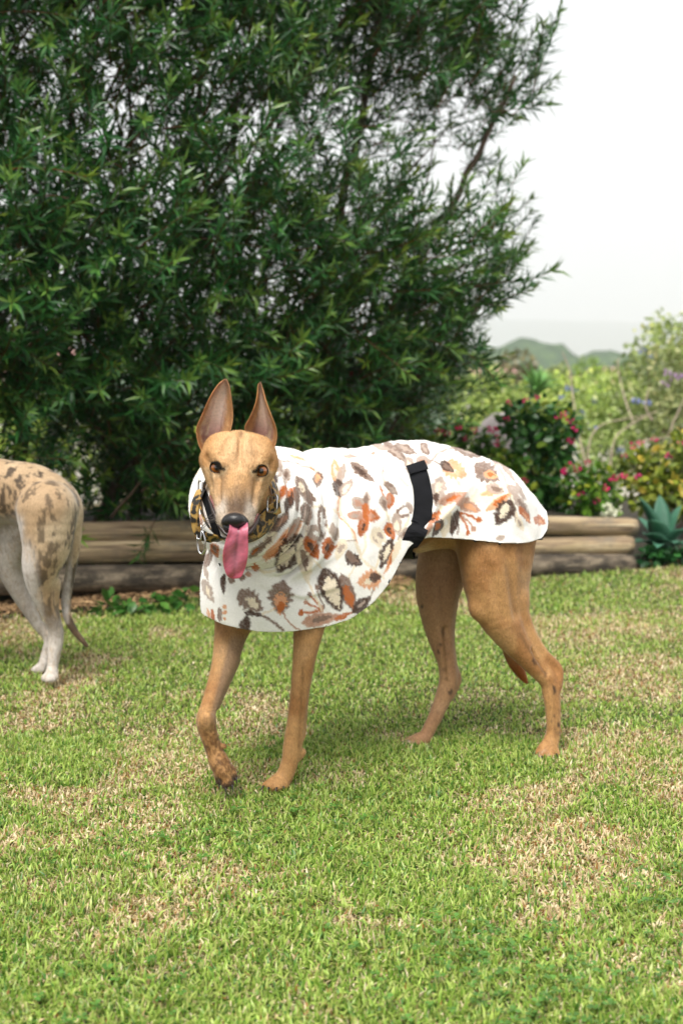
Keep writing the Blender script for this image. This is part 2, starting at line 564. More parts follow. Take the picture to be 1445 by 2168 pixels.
tr_ = t.n('BsdfTranslucent'); t.l(t.attr(), tr_.inputs['Color'])
mx = t.n('MixShader'); mx.inputs[0].default_value = 0.28
out = [n for n in t.t.nodes if n.type == 'OUTPUT_MATERIAL'][0]
t.l(t.b.outputs[0], mx.inputs[1]); t.l(tr_.outputs[0], mx.inputs[2]); t.l(mx.outputs[0], out.inputs[0])
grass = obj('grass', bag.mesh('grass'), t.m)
tag(grass, 'short mown grass with straw coloured dry patches', 'grass', kind='stuff')

# clover and small broad leaves among the grass near the camera
r_ = np.random.default_rng(77)
cp_ = []
for u, v, n_, s_ in ((1040, 2060, 60, 0.11), (980, 2000, 25, 0.06), (1100, 2120, 35, 0.08), (180, 2130, 30, 0.08), (1400, 1900, 40, 0.07), (330, 1800, 40, 0.10), (640, 1730, 30, 0.08), (1250, 2140, 25, 0.09)):
    c = G(u, v); cp_.append(np.column_stack([r_.normal(c[0], s_, n_), r_.normal(c[1], s_ * .8, n_), r_.uniform(0.010, 0.026, n_)]))
cp_ = np.vstack(cp_); n = len(cp_)
az = r_.uniform(0, 6.28, n); V = []; T = []; C = []
for k in range(3):
    a = az + k * 2.094
    d = np.column_stack([np.cos(a), np.sin(a), r_.normal(0.25, .15, n)]); s = np.column_stack([-np.sin(a), np.cos(a), np.zeros(n)])
    L_ = r_.uniform(0.006, 0.011, n)[:, None]
    b = len(V) * n * 5
    V.append(np.stack([cp_, cp_ + d * L_ * .6 + s * L_ * .5, cp_ + d * L_ - [0, 0, .001] , cp_ + d * L_ * .6 - s * L_ * .5, cp_ + d * L_ * .55 - [0, 0, .0015]], 1).reshape(-1, 3))
    i = np.arange(n)[:, None] * 5 + b
    T.append(np.concatenate([i + [0, 1, 4], i + [1, 2, 4], i + [2, 3, 4], i + [3, 0, 4]]))
    C.append(np.repeat(s2l('#557f36') * r_.uniform(.7, 1.4, (n, 1)), 5, 0))
tag(obj('clover', np_mesh('clover', np.vstack(V), tri=np.vstack(T), cols=np.vstack(C)), t.m), 'clover leaves growing among the mown grass', 'clover', kind='stuff')
# ================================================================== log edging of the raised bed
t = NT('treated_pine')
c0 = t.coords('Generated'); o = t.coords('Object')
oi = t.n('ObjectInfo')
mp = t.n('Mapping'); mp.inputs['Scale'].default_value = (2.2, 34, 34); t.l(o, mp.inputs['Vector'])
cx = t.n('CombineXYZ'); t.l(oi.outputs['Random'], cx.inputs[0]); t.l(oi.outputs['Random'], cx.inputs[1])
sc_ = t.n('VectorMath', operation='SCALE'); t.l(cx.outputs[0], sc_.inputs[0]); sc_.inputs['Scale'].default_value = 40.0
ad = t.n('VectorMath', operation='ADD'); t.l(mp.outputs[0], ad.inputs[0]); t.l(sc_.outputs[0], ad.inputs[1])
g1 = t.noise(1.0, 6, 0.65, ad.outputs[0], 0.6)
g2 = t.noise(7, 5, 0.6, o); g3 = t.noise(3.2, 4, 0.6, o)
w1 = t.ramp(g1.outputs[0], [(0.32, tuple(s2l('#4c3c2a'))), (0.46, tuple(s2l('#83705a'))), (0.56, tuple(s2l('#a08c6c'))), (0.72, tuple(s2l('#bcae94')))])
x = t.mix(t.ramp(g2.outputs[0], [(0.50, (0, 0, 0)), (0.62, (0.75, 0.75, 0.75))]).outputs[0], w1.outputs[0], tuple(s2l('#6d665a')))
x = t.mix(t.ramp(g3.outputs[0], [(0.55, (0, 0, 0)), (0.7, (0.35, 0.35, 0.35))]).outputs[0], x, tuple(s2l('#6e7040')))
mp2 = t.n('Mapping'); mp2.inputs['Scale'].default_value = (1.4, 120, 120); t.l(o, mp2.inputs['Vector'])
g4 = t.noise(1.0, 3, 0.5, mp2.outputs[0], 0.3)
x = t.mix(t.ramp(g4.outputs[0], [(0.62, (0, 0, 0)), (0.68, (0.8, 0.8, 0.8))]).outputs[0], x, tuple(s2l('#2e251b')))
vk = t.n('TexVoronoi', Scale=5.0, feature='F1'); t.l(o, vk.inputs['Vector'])
x = t.mix(t.ramp(vk.outputs['Distance'], [(0.10, (0.8, 0.8, 0.8)), (0.22, (0, 0, 0))]).outputs[0], x, tuple(s2l('#5a4128')))
t.l(x, t.b.inputs['Base Color']); t.set(Roughness=0.85); t.bump(g1.outputs[0], 0.7, 0.015)
M_log = t.m
t = NT('weathered_log')
o = t.coords('Object', (3.0, 26, 26))
g1 = t.noise(1.0, 6, 0.7, o, 1.0); g2 = t.noise(9, 6, 0.7, t.coords('Object', (1, 2.2, 2.2)))
w1 = t.ramp(g1.outputs[0], [(0.3, tuple(s2l('#2b2620'))), (0.5, tuple(s2l('#6b5f50'))), (0.72, tuple(s2l('#a89a84')))])
x = t.mix(t.ramp(g2.outputs[0], [(0.42, (0.85, 0.85, 0.85)), (0.60, (0, 0, 0))]).outputs[0], w1.outputs[0], tuple(s2l('#231e18')))
t.l(x, t.b.inputs['Base Color']); t.set(Roughness=0.9); t.bump(g2.outputs[0], 0.7, 0.02)
M_oldlog = t.m
t = NT('log_end_grain')
wv = t.n('TexWave', wave_type='RINGS', rings_direction='X', Scale=30.0, Distortion=3.0, Detail=3.0)
t.l(t.coords('Object'), wv.inputs['Vector'])
t.l(t.ramp(wv.outputs[0], [(0.2, tuple(s2l('#8c7452'))), (0.8, tuple(s2l('#b9a27c')))]).outputs[0], t.b.inputs['Base Color']); t.set(Roughness=0.9)
M_end = t.m
wall = empty('retaining_wall', tuple(G(700, 1232)))
tag(wall, 'low retaining wall of three stacked pine logs edging the garden bed', 'wall')
def log(a, b, r, mat, seed):
    a = np.asarray(a); b = np.asarray(b)
    L = np.linalg.norm(b - a); xa = (b - a) / L
    n, m = 40, 24
    rs = np.random.default_rng(seed)
    s_ = np.linspace(0, L, n); an = np.linspace(0, 2 * np.pi, m, endpoint=False)
    bend = 0.006 * np.sin(s_ / L * np.pi * rs.uniform(1, 2.5) + rs.uniform(0, 6))
    S_, A_ = np.meshgrid(s_, an, indexing='ij')
    pp = np.stack([S_, np.cos(A_), np.sin(A_)], -1).reshape(-1, 3)
    nz = (fbm(np.column_stack([pp[:, 0] * 0.9, pp[:, 1] * 0.8, pp[:, 2] * 0.8]), 3.0, seed) - 0.5).reshape(n, m)
    rr = r * (1 + 0.14 * nz) * np.minimum(1, 0.86 + np.minimum(S_, L - S_) / 0.05)
    V = np.stack([S_, rr * np.cos(A_), rr * np.sin(A_) + bend[:, None]], -1).reshape(-1, 3)
    q = [(i * m + j, (i + 1) * m + j, (i + 1) * m + (j + 1) % m, i * m + (j + 1) % m) for i in range(n - 1) for j in range(m)]
    nb = len(V)
    V = np.vstack([V, [0, 0, bend[0]], [L, 0, bend[-1]]])
    tr = [(nb, j, (j + 1) % m) for j in range(m)] + [(nb + 1, (n - 1) * m + (j + 1) % m, (n - 1) * m + j) for j in range(m)]
    me = np_mesh('log', V, quad=np.array(q), tri=np.array(tr))
    o = obj('log', me, [mat, M_end], wall, loc=(0, 0, 0))
    mi = np.zeros(len(q) + len(tr), np.int32); mi[len(q):] = 1
    me.polygons.foreach_set('material_index', mi)
    ya = nrm(np.cross([0, 0, 1.0], xa)); za = np.cross(xa, ya)
    mt = Matrix(((xa[0], ya[0], za[0], a[0]), (xa[1], ya[1], za[1], a[1]), (xa[2], ya[2], za[2], a[2]), (0, 0, 0, 1)))
    o.matrix_local = Matrix.Translation(-Vector(wall.location)) @ mt
    return o
YL, YM, YR = 4.12, 4.74, 5.02           # left of the frame, the joint behind the dog, right end
for i, (vl, vm_, vr, r, dy) in enumerate(((1130, 1118, 1114, 0.046, 0.05), (1178, 1162, 1153, 0.046, 0.02), (1240, 1212, 1194, 0.053, -0.02))):
    a, m_, b = P(-330, vl + 4, YL + dy - 0.25), P(690, vm_, YM + dy), P(1344 - (0, 8, 6)[i], vr, YR + dy)
    mat = M_oldlog if i == 2 else M_log
    log(a, m_, r, mat, 11 + i)
    log(m_ + (b - m_) * 0.004, b, r * 0.95, mat, 21 + i)
# stakes behind the logs
for u, Y in ((330, 4.62), (1150, 5.06)):
    p = P(u, 1120, Y)
    V, q, t_ = tube([(p[0], p[1] + 0.02, -0.1), (p[0], p[1] + 0.02, p[2] + 0.02)], 0.03, 10)
    obj('stake', np_mesh('stake', V, quad=q, tri=t_), M_log, wall)

# ------------------------------------------------------------------ soil of the bed, litter in front of the wall
wl = [P(-330, 1134, YL - .2), P(690, 1118, YM + .05), P(1335, 1114, YR + .05)]
t = NT('garden_soil')
n_ = t.noise(40, 6, 0.7, t.coords()); n2_ = t.noise(5, 4, 0.6, t.coords())
x = t.mix(n2_.outputs[0], t.ramp(n_.outputs[0], [(0.3, (0.012, 0.009, 0.006)), (0.7, (0.07, 0.05, 0.032))]).outputs[0], (0.03, 0.028, 0.015))
t.l(x, t.b.inputs['Base Color']); t.set(Roughness=0.95); t.bump(n_.outputs[0], 0.8, 0.03)
M_soil = t.m
xs = np.linspace(-3.2, 1.33, 60); wy = np.interp(xs, [w_[0] for w_ in wl], [w_[1] for w_ in wl])
ys = np.linspace(0, 1, 24)
V = np.array([(x_, y_ + 0.0 + s_ * 2.2, 0.20 + 0.03 * math.sin(x_ * 7 + s_ * 9) - 0.35 * max(0, s_ - 0.7)) for x_, y_ in zip(xs, wy) for s_ in ys])
V[:, 2] += (fbm(V, 9, 5) - .5) * 0.05
q = np.array([(i * 24 + j, (i + 1) * 24 + j, (i + 1) * 24 + j + 1, i * 24 + j + 1) for i in range(59) for j in range(23)])
tag(obj('garden_soil', np_mesh('garden_soil', V, quad=q), M_soil), kind='structure')
# open bed to the right of the wall end and the bare strip under the logs
def strip(name, pts_front, pts_back, z, mat):
    f = catmull(pts_front, 6); b = catmull(pts_back, 6); n = len(f)
    m = 8
    V = []
    for i in range(n):
        for j in range(m):
            s_ = j / (m - 1); p = f[i] * (1 - s_) + b[i] * s_
            V.append((p[0], p[1], ground_h(p[0], p[1]) + z * (0.3 + 0.7 * math.sin(s_ * math.pi * .5))))
    V = np.array(V); V[:, 2] += (fbm(V, 14, 6) - .5) * 0.02
    q = np.array([(i * m + j, (i + 1) * m + j, (i + 1) * m + j + 1, i * m + j + 1) for i in range(n - 1) for j in range(m - 1)])
    return tag(obj(name, np_mesh(name, V, quad=q), mat), kind='structure')
strip('bed_soil', [(1.30, 4.95), (1.7, 5.02), (2.4, 5.15), (4.0, 5.5)], [(1.30, 7.3), (1.9, 7.3), (2.8, 7.4), (4.2, 7.5)], 0.03, M_soil)
strip('bare_earth', [(-3.0, 3.35), (-1.3, 3.90), (-0.6, 4.30), (0.2, 4.62)], [(-3.0, 3.75), (-1.3, 4.22), (-0.6, 4.60), (0.2, 4.80)], 0.016, M_soil)
# brown needles and dead leaves on it
r_ = np.random.default_rng(55); n = 5200
xx = r_.uniform(-2.2, 0.3, n); e = np.interp(xx, [-2.5, -1.3, -0.6, 0.2], [3.70, 4.02, 4.42, 4.70]) + r_.normal(-0.02, 0.09, n)
p = np.column_stack([xx, e, ground_h(xx, e) + 0.018 + r_.uniform(0, 0.012, n)])
az = r_.uniform(0, 6.28, n); D = np.column_stack([np.cos(az), np.sin(az), r_.normal(0.05, 0.22, n)]); S_ = np.column_stack([-np.sin(az), np.cos(az), r_.normal(0, 0.3, n)])
ln = r_.uniform(0.015, 0.06, n)[:, None]; wd = r_.uniform(0.002, 0.006, n)[:, None]
V = np.stack([p - D * ln / 2, p + S_ * wd, p + D * ln / 2, p - S_ * wd], 1).reshape(-1, 3)
q = np.arange(n)[:, None] * 4 + np.arange(4)
cc = s2l('#6e5136') + (s2l('#b3936a') - s2l('#6e5136')) * r_.uniform(0, 1, n)[:, None]
t = NT('dead_leaf'); t.l(t.attr(), t.b.inputs['Base Color']); t.set(Roughness=0.8)
M_vc = t.m
tag(obj('leaf_litter', np_mesh('leaf_litter', V, quad=q, cols=np.repeat(cc, 4, 0)), M_vc), 'brown needle litter along the foot of the logs', 'leaf litter', kind='stuff')

# ================================================================== foliage tools
def leaf_mat(name, rough=0.42, trans=0.30):
    t = NT(name)
    a = t.attr()
    oi = t.n('ObjectInfo')
    n_ = t.noise(9, 3, 0.5, t.coords())
    x = t.mix(1.0, a, t.ramp(n_.outputs[0], [(0.3, (0.72, 0.75, 0.75)), (0.7, (1.15, 1.1, 1.05))]).outputs[0], 'MULTIPLY')
    t.l(x, t.b.inputs['Base Color']); t.set(Roughness=rough)
    t.b.inputs['Specular IOR Level'].default_value = 0.4
    tr_ = t.n('BsdfTranslucent'); t.l(x, tr_.inputs['Color'])
    mx = t.n('MixShader'); mx.inputs[0].default_value = trans
    out = [n for n in t.t.nodes if n.type == 'OUTPUT_MATERIAL'][0]
    t.l(t.b.outputs[0], mx.inputs[1]); t.l(tr_.outputs[0], mx.inputs[2]); t.l(mx.outputs[0], out.inputs[0])
    return t.m
M_leaf = leaf_mat('leaf', 0.30)
M_bark = plain('bark', s2l('#5a4a3e'), 0.9, 0, 0.4, 30, 0.6)
M_twig = plain('twig_bark', s2l('#6b4a34'), 0.8, 0, 0.3, 60, 0.3)
M_petal = leaf_mat('petal', 0.6, 0.35)
def leaves(pos, d, nv, ln, wd, cols, bend=0.25, round_=False, lite=False):
    """many leaves as one array: pos (n,3), direction d, face normal nv, length, width"""
    n = len(pos)
    d = d / np.linalg.norm(d, axis=1)[:, None]
    s = np.cross(d, nv); s /= np.maximum(np.linalg.norm(s, axis=1), 1e-6)[:, None]
    nn = np.cross(s, d)
    ln = np.broadcast_to(ln, (n,))[:, None]; wd = np.broadcast_to(wd, (n,))[:, None]
    if round_:
        k = [(0, 0, 0), (.35, -.5, .06), (.45, 0, -.02), (.35, .5, .06), (.8, -.38, 0), (.8, .38, 0), (1, 0, -.12)]
        F = [(0, 2, 1), (0, 3, 2), (1, 2, 4), (2, 3, 5), (2, 6, 4), (2, 5, 6)]
    else:
        k = [(0, 0, 0), (.42, -.5, .03), (.45, 0, 0), (.42, .5, .03), (1, 0, -bend)]
        F = [(0, 2, 1), (0, 3, 2), (1, 2, 4), (2, 3, 4)]
    if lite:
        k = [(0, 0, 0), (.42, -.5, .03), (.42, .5, .03), (1, 0, -bend)]; F = [(0, 2, 1), (1, 2, 3)]
    V = np.stack([pos + d * ln * a + s * wd * b + nn * ln * c for a, b, c in k], 1).reshape(-1, 3)
    T = (np.arange(n)[:, None, None] * len(k) + np.array(F)).reshape(-1, 3)
    C = np.repeat(cols, len(k), 0)
    return V, T, C

# ================================================================== the big shrub with willowy leaves
def sprig_proto(seed, L, n, lite=False):
    """twig along +Z with spirally set narrow leaves"""
    r = np.random.default_rng(seed)
    s = np.sort(r.uniform(0.12, 1.0, n)) ** 0.8
    az = np.arange(n) * 2.4 + r.normal(0, 0.3, n)
    curve = np.array([r.normal(0, .12), r.normal(0, .12)]) * L
    pos = np.column_stack([curve[0] * s ** 2, curve[1] * s ** 2, s * L])
    sp = np.radians(r.normal(60, 15, n)) * (1.0 - 0.45 * s ** 3)
    d = np.column_stack([np.cos(az) * np.sin(sp), np.sin(az) * np.sin(sp), np.cos(sp)])
    nv = np.column_stack([-np.cos(az) * np.cos(sp), -np.sin(az) * np.cos(sp), np.sin(sp)]) + r.normal(0, .25, (n, 3))
    ln = r.uniform(0.050, 0.102, n) * (1 - 0.35 * s ** 4); wd = r.uniform(0.0085, 0.0145, n)
    g = r.uniform(0, 1, n)[:, None]
    c = s2l('#1d4a26') * (1 - g) + s2l('#40783a') * g
    tipw = sstep(0.68, 1.0, s)[:, None] * r.uniform(0.3, 1.2, 1)
    c = c + (s2l('#7c9c42') - c) * np.clip(tipw, 0, 1) * 0.6
    V, T, C = leaves(pos, d, nv, ln, wd, c, 0.10, lite=lite)
    tp = np.array([(curve[0] * q ** 2, curve[1] * q ** 2, q * L) for q in np.linspace(0, 1, 4)])
    tv, tq, tt = tube(tp, np.linspace(0.0028, 0.0012, 4), 3, cap=False)
    T2 = np.concatenate([tq[:, [0, 1, 2]], tq[:, [0, 2, 3]]]) + len(V)
    V = np.vstack([V, tv]); T = np.vstack([T, T2]); C = np.vstack([C, np.tile(s2l('#5f3d26'), (len(tv), 1))])
    return V, T, C
PSPEC = ((0.22, 24), (0.28, 30), (0.18, 22), (0.33, 34), (0.25, 25), (0.20, 24))
PROTO = [sprig_proto(900 + i, L, n) for i, (L, n) in enumerate(PSPEC)]
PLITE = [sprig_proto(900 + i, L, n, True) for i, (L, n) in enumerate(PSPEC)]      # deeper in the crown: flat leaves
def frames(d, roll):
    d = d / np.linalg.norm(d, axis=1)[:, None]
    ref = np.where(np.abs(d[:, 2:3]) < 0.95, np.array([[0, 0, 1.0]]), np.array([[1.0, 0, 0]]))
    a = np.cross(ref, d); a /= np.linalg.norm(a, axis=1)[:, None]
    b = np.cross(d, a)
    c, s = np.cos(roll)[:, None], np.sin(roll)[:, None]
    return np.stack([a * c + b * s, b * c - a * s, d], 2)      # columns = local axes
SX = [0.10, 0.30, 0.56, 0.69, 0.87, 1.10, 1.19, 1.32, 1.55, 1.77, 2.11, 2.45, 2.67, 3.0, 3.3]
SR = [0.15, 0.20, 0.26, 0.46, 0.60, 0.64, 0.69, 0.79, 0.86, 0.89, 0.88, 0.81, 0.66, 0.45, 0.1]
def crown_edge(z): return np.interp(z, SX, SR)
def front_y(X, z): return np.interp(X, [-2.5, -1.3, -0.3, 0.4, 1.0], [3.75, 4.05, 4.45, 4.85, 5.15]) + 0.12 * np.cos(z * 2.2) - 0.10 * sstep(0.5, 1.4, z)
bush = empty('bottlebrush_tree', (-0.55, 5.0, 0.2))
tag(bush, 'tall dense evergreen shrub with narrow willowy leaves overhanging the log wall', 'tree')
r_ = np.random.default_rng(4)
N = 60000
X = r_.uniform(-2.9, 1.15, N); Z = r_.uniform(0.30, 3.25, N)
dep = r_.uniform(0, 1, N) ** 1.5 * 1.25
Yf = front_y(X, Z)
Yb = Yf + dep
pt = np.column_stack([X, Yb, Z])
edge = crown_edge(Z) + (fbm(pt, 2.6, 61, 2) - .5) * 0.34 - 0.05
tp_ = sstep(3.3, 2.9, Z)
clump = fbm(pt, 2.3, 62, 3)
thr = 0.28 + 0.12 * np.exp(-((Z - 1.78) / 0.36) ** 2) * sstep(-1.6, -0.3, X) + 0.13 * np.exp(-((Z - 1.68) / 0.42) ** 2) * sstep(0.0, 0.6, X)
thr += 0.17 * sstep(1.0, 0.6, Z) * sstep(-0.45, -1.0, X)           # thin skirt where the stems show
thr += 0.05 * (dep > 0.5)
band = np.exp(-((Z - 1.72) / 0.36) ** 2) * (0.55 * sstep(-2.2, -1.0, X) + 0.14 * sstep(-0.1, 0.5, X))
keepp = (r_.uniform(0, 1, N) > band) & (X < edge) & (clump > thr) & (r_.uniform(0, 1, N) < tp_) & (Yb < 6.6)
p = pt[keepp]; dp = dep[keepp]
edge_k = (edge - X)[keepp]
lim = 9200
sel = r_.permutation(len(p))[:lim]; p, dp, edge_k = p[sel], dp[sel], edge_k[sel]
n = len(p)
axis = np.column_stack([np.interp(p[:, 0], [-3, 1.2], [-2.6, 0.55]), np.full(n, 5.35), np.full(n, 0.9)])
d = (p - axis) * [0.9, 1.1, 0.55]; d /= np.linalg.norm(d, axis=1)[:, None]
d = d * 0.5 + np.array([0.38, -0.02, 0.50]) + r_.normal(0, 0.50, (n, 3)) * [1, .7, 1]
roll = r_.uniform(0, 6.28, n); scl = r_.uniform(0.75, 1.2, n)
pk = r_.integers(0, len(PROTO), n)
dn_ = d / np.linalg.norm(d, axis=1)[:, None]
tipx, tipz = p[:, 0] + dn_[:, 0] * 0.25, p[:, 2] + dn_[:, 2] * 0.25
okt = tipx < crown_edge(tipz) + 0.10 + 0.10 * (fbm(p, 5, 66, 2) - .5)
p, dp, edge_k, d, roll, scl, pk = p[okt], dp[okt], edge_k[okt], d[okt], roll[okt], scl[okt], pk[okt]
n = len(p)
FR = frames(d, roll)
uu, vv = proj(p)
vis = (uu > 0) & (uu < 1445) & (vv > 0) & (vv < 1000)
order = np.argsort(np.where(vis, p[:, 1] + 0.9 * dp, 99))
own = np.zeros(n, bool); own[order[:300]] = True
tone_ = 0.38 + 0.95 * fbm(p, 2.4, 63, 3)
tone_ = tone_ * (0.85 + 0.3 * r_.uniform(0, 1, n))
bag = Bag()
for k, (V0, T0, C0) in list(enumerate(PROTO)) + [(q_ + 10, pr_) for q_, pr_ in enumerate(PLITE)]:
    s_ = np.where((pk == k % 10) & ~own & ((dp > 0.22) == (k >= 10)))[0]
    if not len(s_): continue
    VV = np.einsum('nij,vj->nvi', FR[s_] * scl[s_, None, None], V0) + p[s_, None]
    TT = T0[None] + (np.arange(len(s_)) * len(V0))[:, None, None]
    yel = (np.random.default_rng(k).uniform(0, 1, len(s_)) ** 3)[:, None, None]
    CC = C0[None] * tone_[s_, None, None] * (1 + yel * np.array([0.9, 0.35, -0.1]))
    bag.add(VV.reshape(-1, 3), t=TT.reshape(-1, 3), c=CC.reshape(-1, 3))
crown = obj('crown', bag.mesh('bush_crown'), M_leaf, bush)
crown['kind'] = 'stuff'
pm = [np_mesh('leaf_sprig', V0, tri=T0, cols=C0) for V0, T0, C0 in PROTO]
for me in pm: me.materials.append(M_leaf)
for i in np.where(own)[0]:
    o = bpy.data.objects.new('leaf_sprig', pm[pk[i]]); col.objects.link(o); o.parent = bush
    F_ = FR[i] * scl[i]
    o.matrix_local = Matrix.Translation(-Vector(bush.location)) @ Matrix(((*F_[0], p[i, 0]), (*F_[1], p[i, 1]), (*F_[2], p[i, 2]), (0, 0, 0, 1)))
# trunks and limbs
def limb(pts, r0, r1, parent, name='limb', mat=M_bark, n=8):
    c = catmull(pts, 5)
    c[1:-1] += np.random.default_rng(len(c) + int(abs(c[0, 0]) * 1000)).normal(0, r0 * 0.25, (len(c) - 2, 3))
    V, q, t_ = tube(c, np.linspace(r0, r1, len(c)), n)
    return obj(name, np_mesh(name, V, quad=q, tri=t_), mat, parent)
limb([(-1.15, 4.95, 0.12), P(258, 1000, 4.9), P(205, 900, 4.85), P(150, 790, 4.8), P(110, 640, 4.85), P(150, 300, 5.0), P(120, -150, 5.1)], 0.040, 0.010, bush, 'trunk')
limb([(-0.95, 5.05, 0.12), P(290, 960, 5.0), P(300, 860, 5.0), P(340, 700, 5.0), P(380, 420, 5.1), P(470, -100, 5.2)], 0.034, 0.010, bush, 'trunk')
limb([(-0.35, 5.2, 0.12), P(560, 960, 5.2), P(600, 800, 5.2), P(690, 560, 5.3), P(760, 260, 5.4), P(820, -120, 5.4)], 0.042, 0.012, bush, 'trunk')
limb([(-0.1, 5.3, 0.12), P(700, 900, 5.35), P(800, 720, 5.4), P(900, 520, 5.4), P(1010, 330, 5.45), P(1090, 160, 5.5)], 0.034, 0.008, bush, 'trunk')
limb([(-1.55, 4.75, 0.1), P(60, 900, 4.8), P(20, 760, 4.8), P(-40, 520, 4.9), P(-60, 100, 5.0)], 0.036, 0.010, bush, 'trunk')
limb([P(-40, 796, 4.45), P(60, 792, 4.42), P(150, 780, 4.40), P(215, 768, 4.40)], 0.014, 0.006, bush)
limb([P(235, 1096, 4.40), P(290, 1030, 4.36), P(340, 965, 4.33), P(372, 928, 4.30)], 0.0075, 0.003, bush)
limb([P(300, 1040, 4.38), P(340, 1008, 4.36), P(352, 985, 4.36)], 0.005, 0.002, bush)
for k in range(46):
    z0 = r_.uniform(0.5, 1.6); x0 = r_.uniform(-2.0, 0.45); y0 = 5.15 + r_.uniform(-.2, .3)
    x1 = x0 + r_.normal(0.25, 0.35); z1 = z0 + r_.uniform(0.5, 1.3)
    x1 = min(x1, float(crown_edge(z1)) - 0.1)
    y1 = float(front_y(x1, z1)) + r_.uniform(0.1, 0.8)
    limb([(x0, y0, z0), ((x0 + x1) / 2 + r_.normal(0, .08), (y0 + y1) / 2, (z0 + z1) / 2 + 0.08), (x1, y1, z1)], r_.uniform(0.007, 0.014), 0.003, bush, n=6)
# a few red blossoms and a cluster of dead leaves
bb = Bag()
for (u, v, Y) in ((848, 690, 4.95), (742, 790, 4.85), (905, 575, 5.2), (850, 770, 4.95)):
    c = P(u, v, Y); k = 40
    dd = r_.normal(0, 1, (k, 3)); dd /= np.linalg.norm(dd, axis=1)[:, None]
    V, T, C = leaves(np.tile(c, (k, 1)), dd, r_.normal(0, 1, (k, 3)), 0.016, 0.004, np.tile(s2l('#b3263a'), (k, 1)) * r_.uniform(.6, 1.2, (k, 1)))
    obj('blossom', np_mesh('blossom', V, tri=T, cols=C), M_petal, bush)
c = P(155, 778, 4.38); k = 7
dd = r_.normal(0, 0.5, (k, 3)) + [0, -.1, -1.2]
V, T, C = leaves(np.tile(c, (k, 1)), dd, r_.normal(0, 1, (k, 3)) + [0, -1, 0], 0.065, 0.012, np.tile(s2l('#b89a86'), (k, 1)))
obj('dead_leaf_cluster', np_mesh('dead_leaf_cluster', V, tri=T, cols=C), M_leaf, bush)
# ================================================================== flowering shrubs in the bed and on the bank
def shrub(name, label, cat, clumps, nleaf, lsize, c1, c2, ctip, stems=4, flowers=None, fl_col='#d81b74', fl_size=0.014, group=None, round_=True, seed=0, base=None, wfac=0.62, twigcol=None):
    """clumps: (point, radius); leaves fill them unevenly, flowers sit on the outside"""
    r = np.random.default_rng(seed)
    cs = np.array([c for c, _ in clumps]); rs = np.array([q for _, q in clumps])
    if base is None:
        base = np.array([cs[:, 0].mean(), cs[:, 1].mean(), 0.15])
    root = empty(name, tuple(base)); tag(root, label, cat, group)
    wts = rs ** 2; k = r.choice(len(cs), nleaf, p=wts / wts.sum())
    dd = r.normal(0, 1, (nleaf, 3)); dd /= np.linalg.norm(dd, axis=1)[:, None]
    rad = r.uniform(0.25, 1, nleaf) ** 0.55
    p = cs[k] + dd * (rs[k] * rad)[:, None] * [1, 1, 0.9]
    nz = fbm(p, 1.6 / rs.mean() * 0.9, seed + 5, 2)
    p = p + dd * ((nz - .5) * 0.7 * rs[k])[:, None]
    kp = fbm(p, 2.2 / rs.mean(), seed + 6, 2) > 0.33
    p, dd, k, rad = p[kp], dd[kp], k[kp], rad[kp]; n = len(p)
    d = dd * 0.6 + r.normal(0, 0.6, (n, 3)) + [0, 0, -0.1]
    nv = dd * 0.7 + [0, -0.15, 0.8] + r.normal(0, 0.45, (n, 3))
    g = r.uniform(0, 1, n)[:, None]
    c = s2l(c1) * (1 - g) + s2l(c2) * g
    tip = (sstep(0.80, 1.0, rad) * sstep(-0.2, 0.6, dd[:, 2]) * (r.uniform(0, 1, n) < 0.6))[:, None]
    c = c + (s2l(ctip) - c) * tip
    ln = lsize * r.uniform(0.6, 1.25, n)
    V, T, C = leaves(p, d, nv, ln, ln * wfac, c, 0.15, round_)
    fo = obj('foliage', np_mesh(name + '_foliage', V, tri=T, cols=C), M_leaf, root)
    fo['kind'] = 'stuff'
    for s in range(stems):
        c_ = cs[r.integers(0, len(cs))]
        b = base + [r.normal(0, .02), r.normal(0, .02), -0.03]
        limb([b, (b + c_) / 2 + r.normal(0, .02, 3), c_], 0.008, 0.003, root, 'stem', M_twig, 5)
    if flowers:
        for f in flowers:
            k_ = 16
            e = r.normal(0, 1, (k_, 3)); e /= np.linalg.norm(e, axis=1)[:, None]
            k_ = int(r.integers(7, 17)); e = e[:k_]; sz = r.uniform(.6, 1.2); pp = f + r.normal(0, .006, 3) + e * fl_size * sz * [0.7, 0.5, 0.45]
            cc = s2l(fl_col) * r.uniform(0.75, 1.25, (k_, 1))
            V, T, C = leaves(pp, e + r.normal(0, .4, (k_, 3)), r.normal(0, 1, (k_, 3)), fl_size, fl_size * 0.8, cc, 0.1, True)
            obj('flower', np_mesh('flower', V, tri=T, cols=C), M_petal, root)
    return root
def cl_(*a): return [(P(u, v, Y), px(r, Y)) for u, v, Y, r in a]
def fl(Y, *a): return [P(u, v, Y) for u, v in a]
GP = 'pink flowering shrubs in the raised bed'
shrub('bougainvillea_bush', 'tall dark leafy shrub with pink flowers standing alone above the log wall', 'shrub',
      cl_((1100, 890, 5.45, 44), (1140, 870, 5.50, 34), (1190, 905, 5.45, 38), (1120, 950, 5.45, 50), (1165, 960, 5.50, 42), (1140, 1020, 5.45, 48), (1110, 1060, 5.40, 36), (1165, 1065, 5.5, 34)), 1500, 0.052, '#1e4722', '#467a34', '#9aa83c', 5,
      fl(5.32, (1070, 890), (1182, 884), (1205, 890), (1216, 905), (1208, 938), (1140, 846), (1115, 850), (1078, 848), (1190, 872)), group=GP, seed=31)
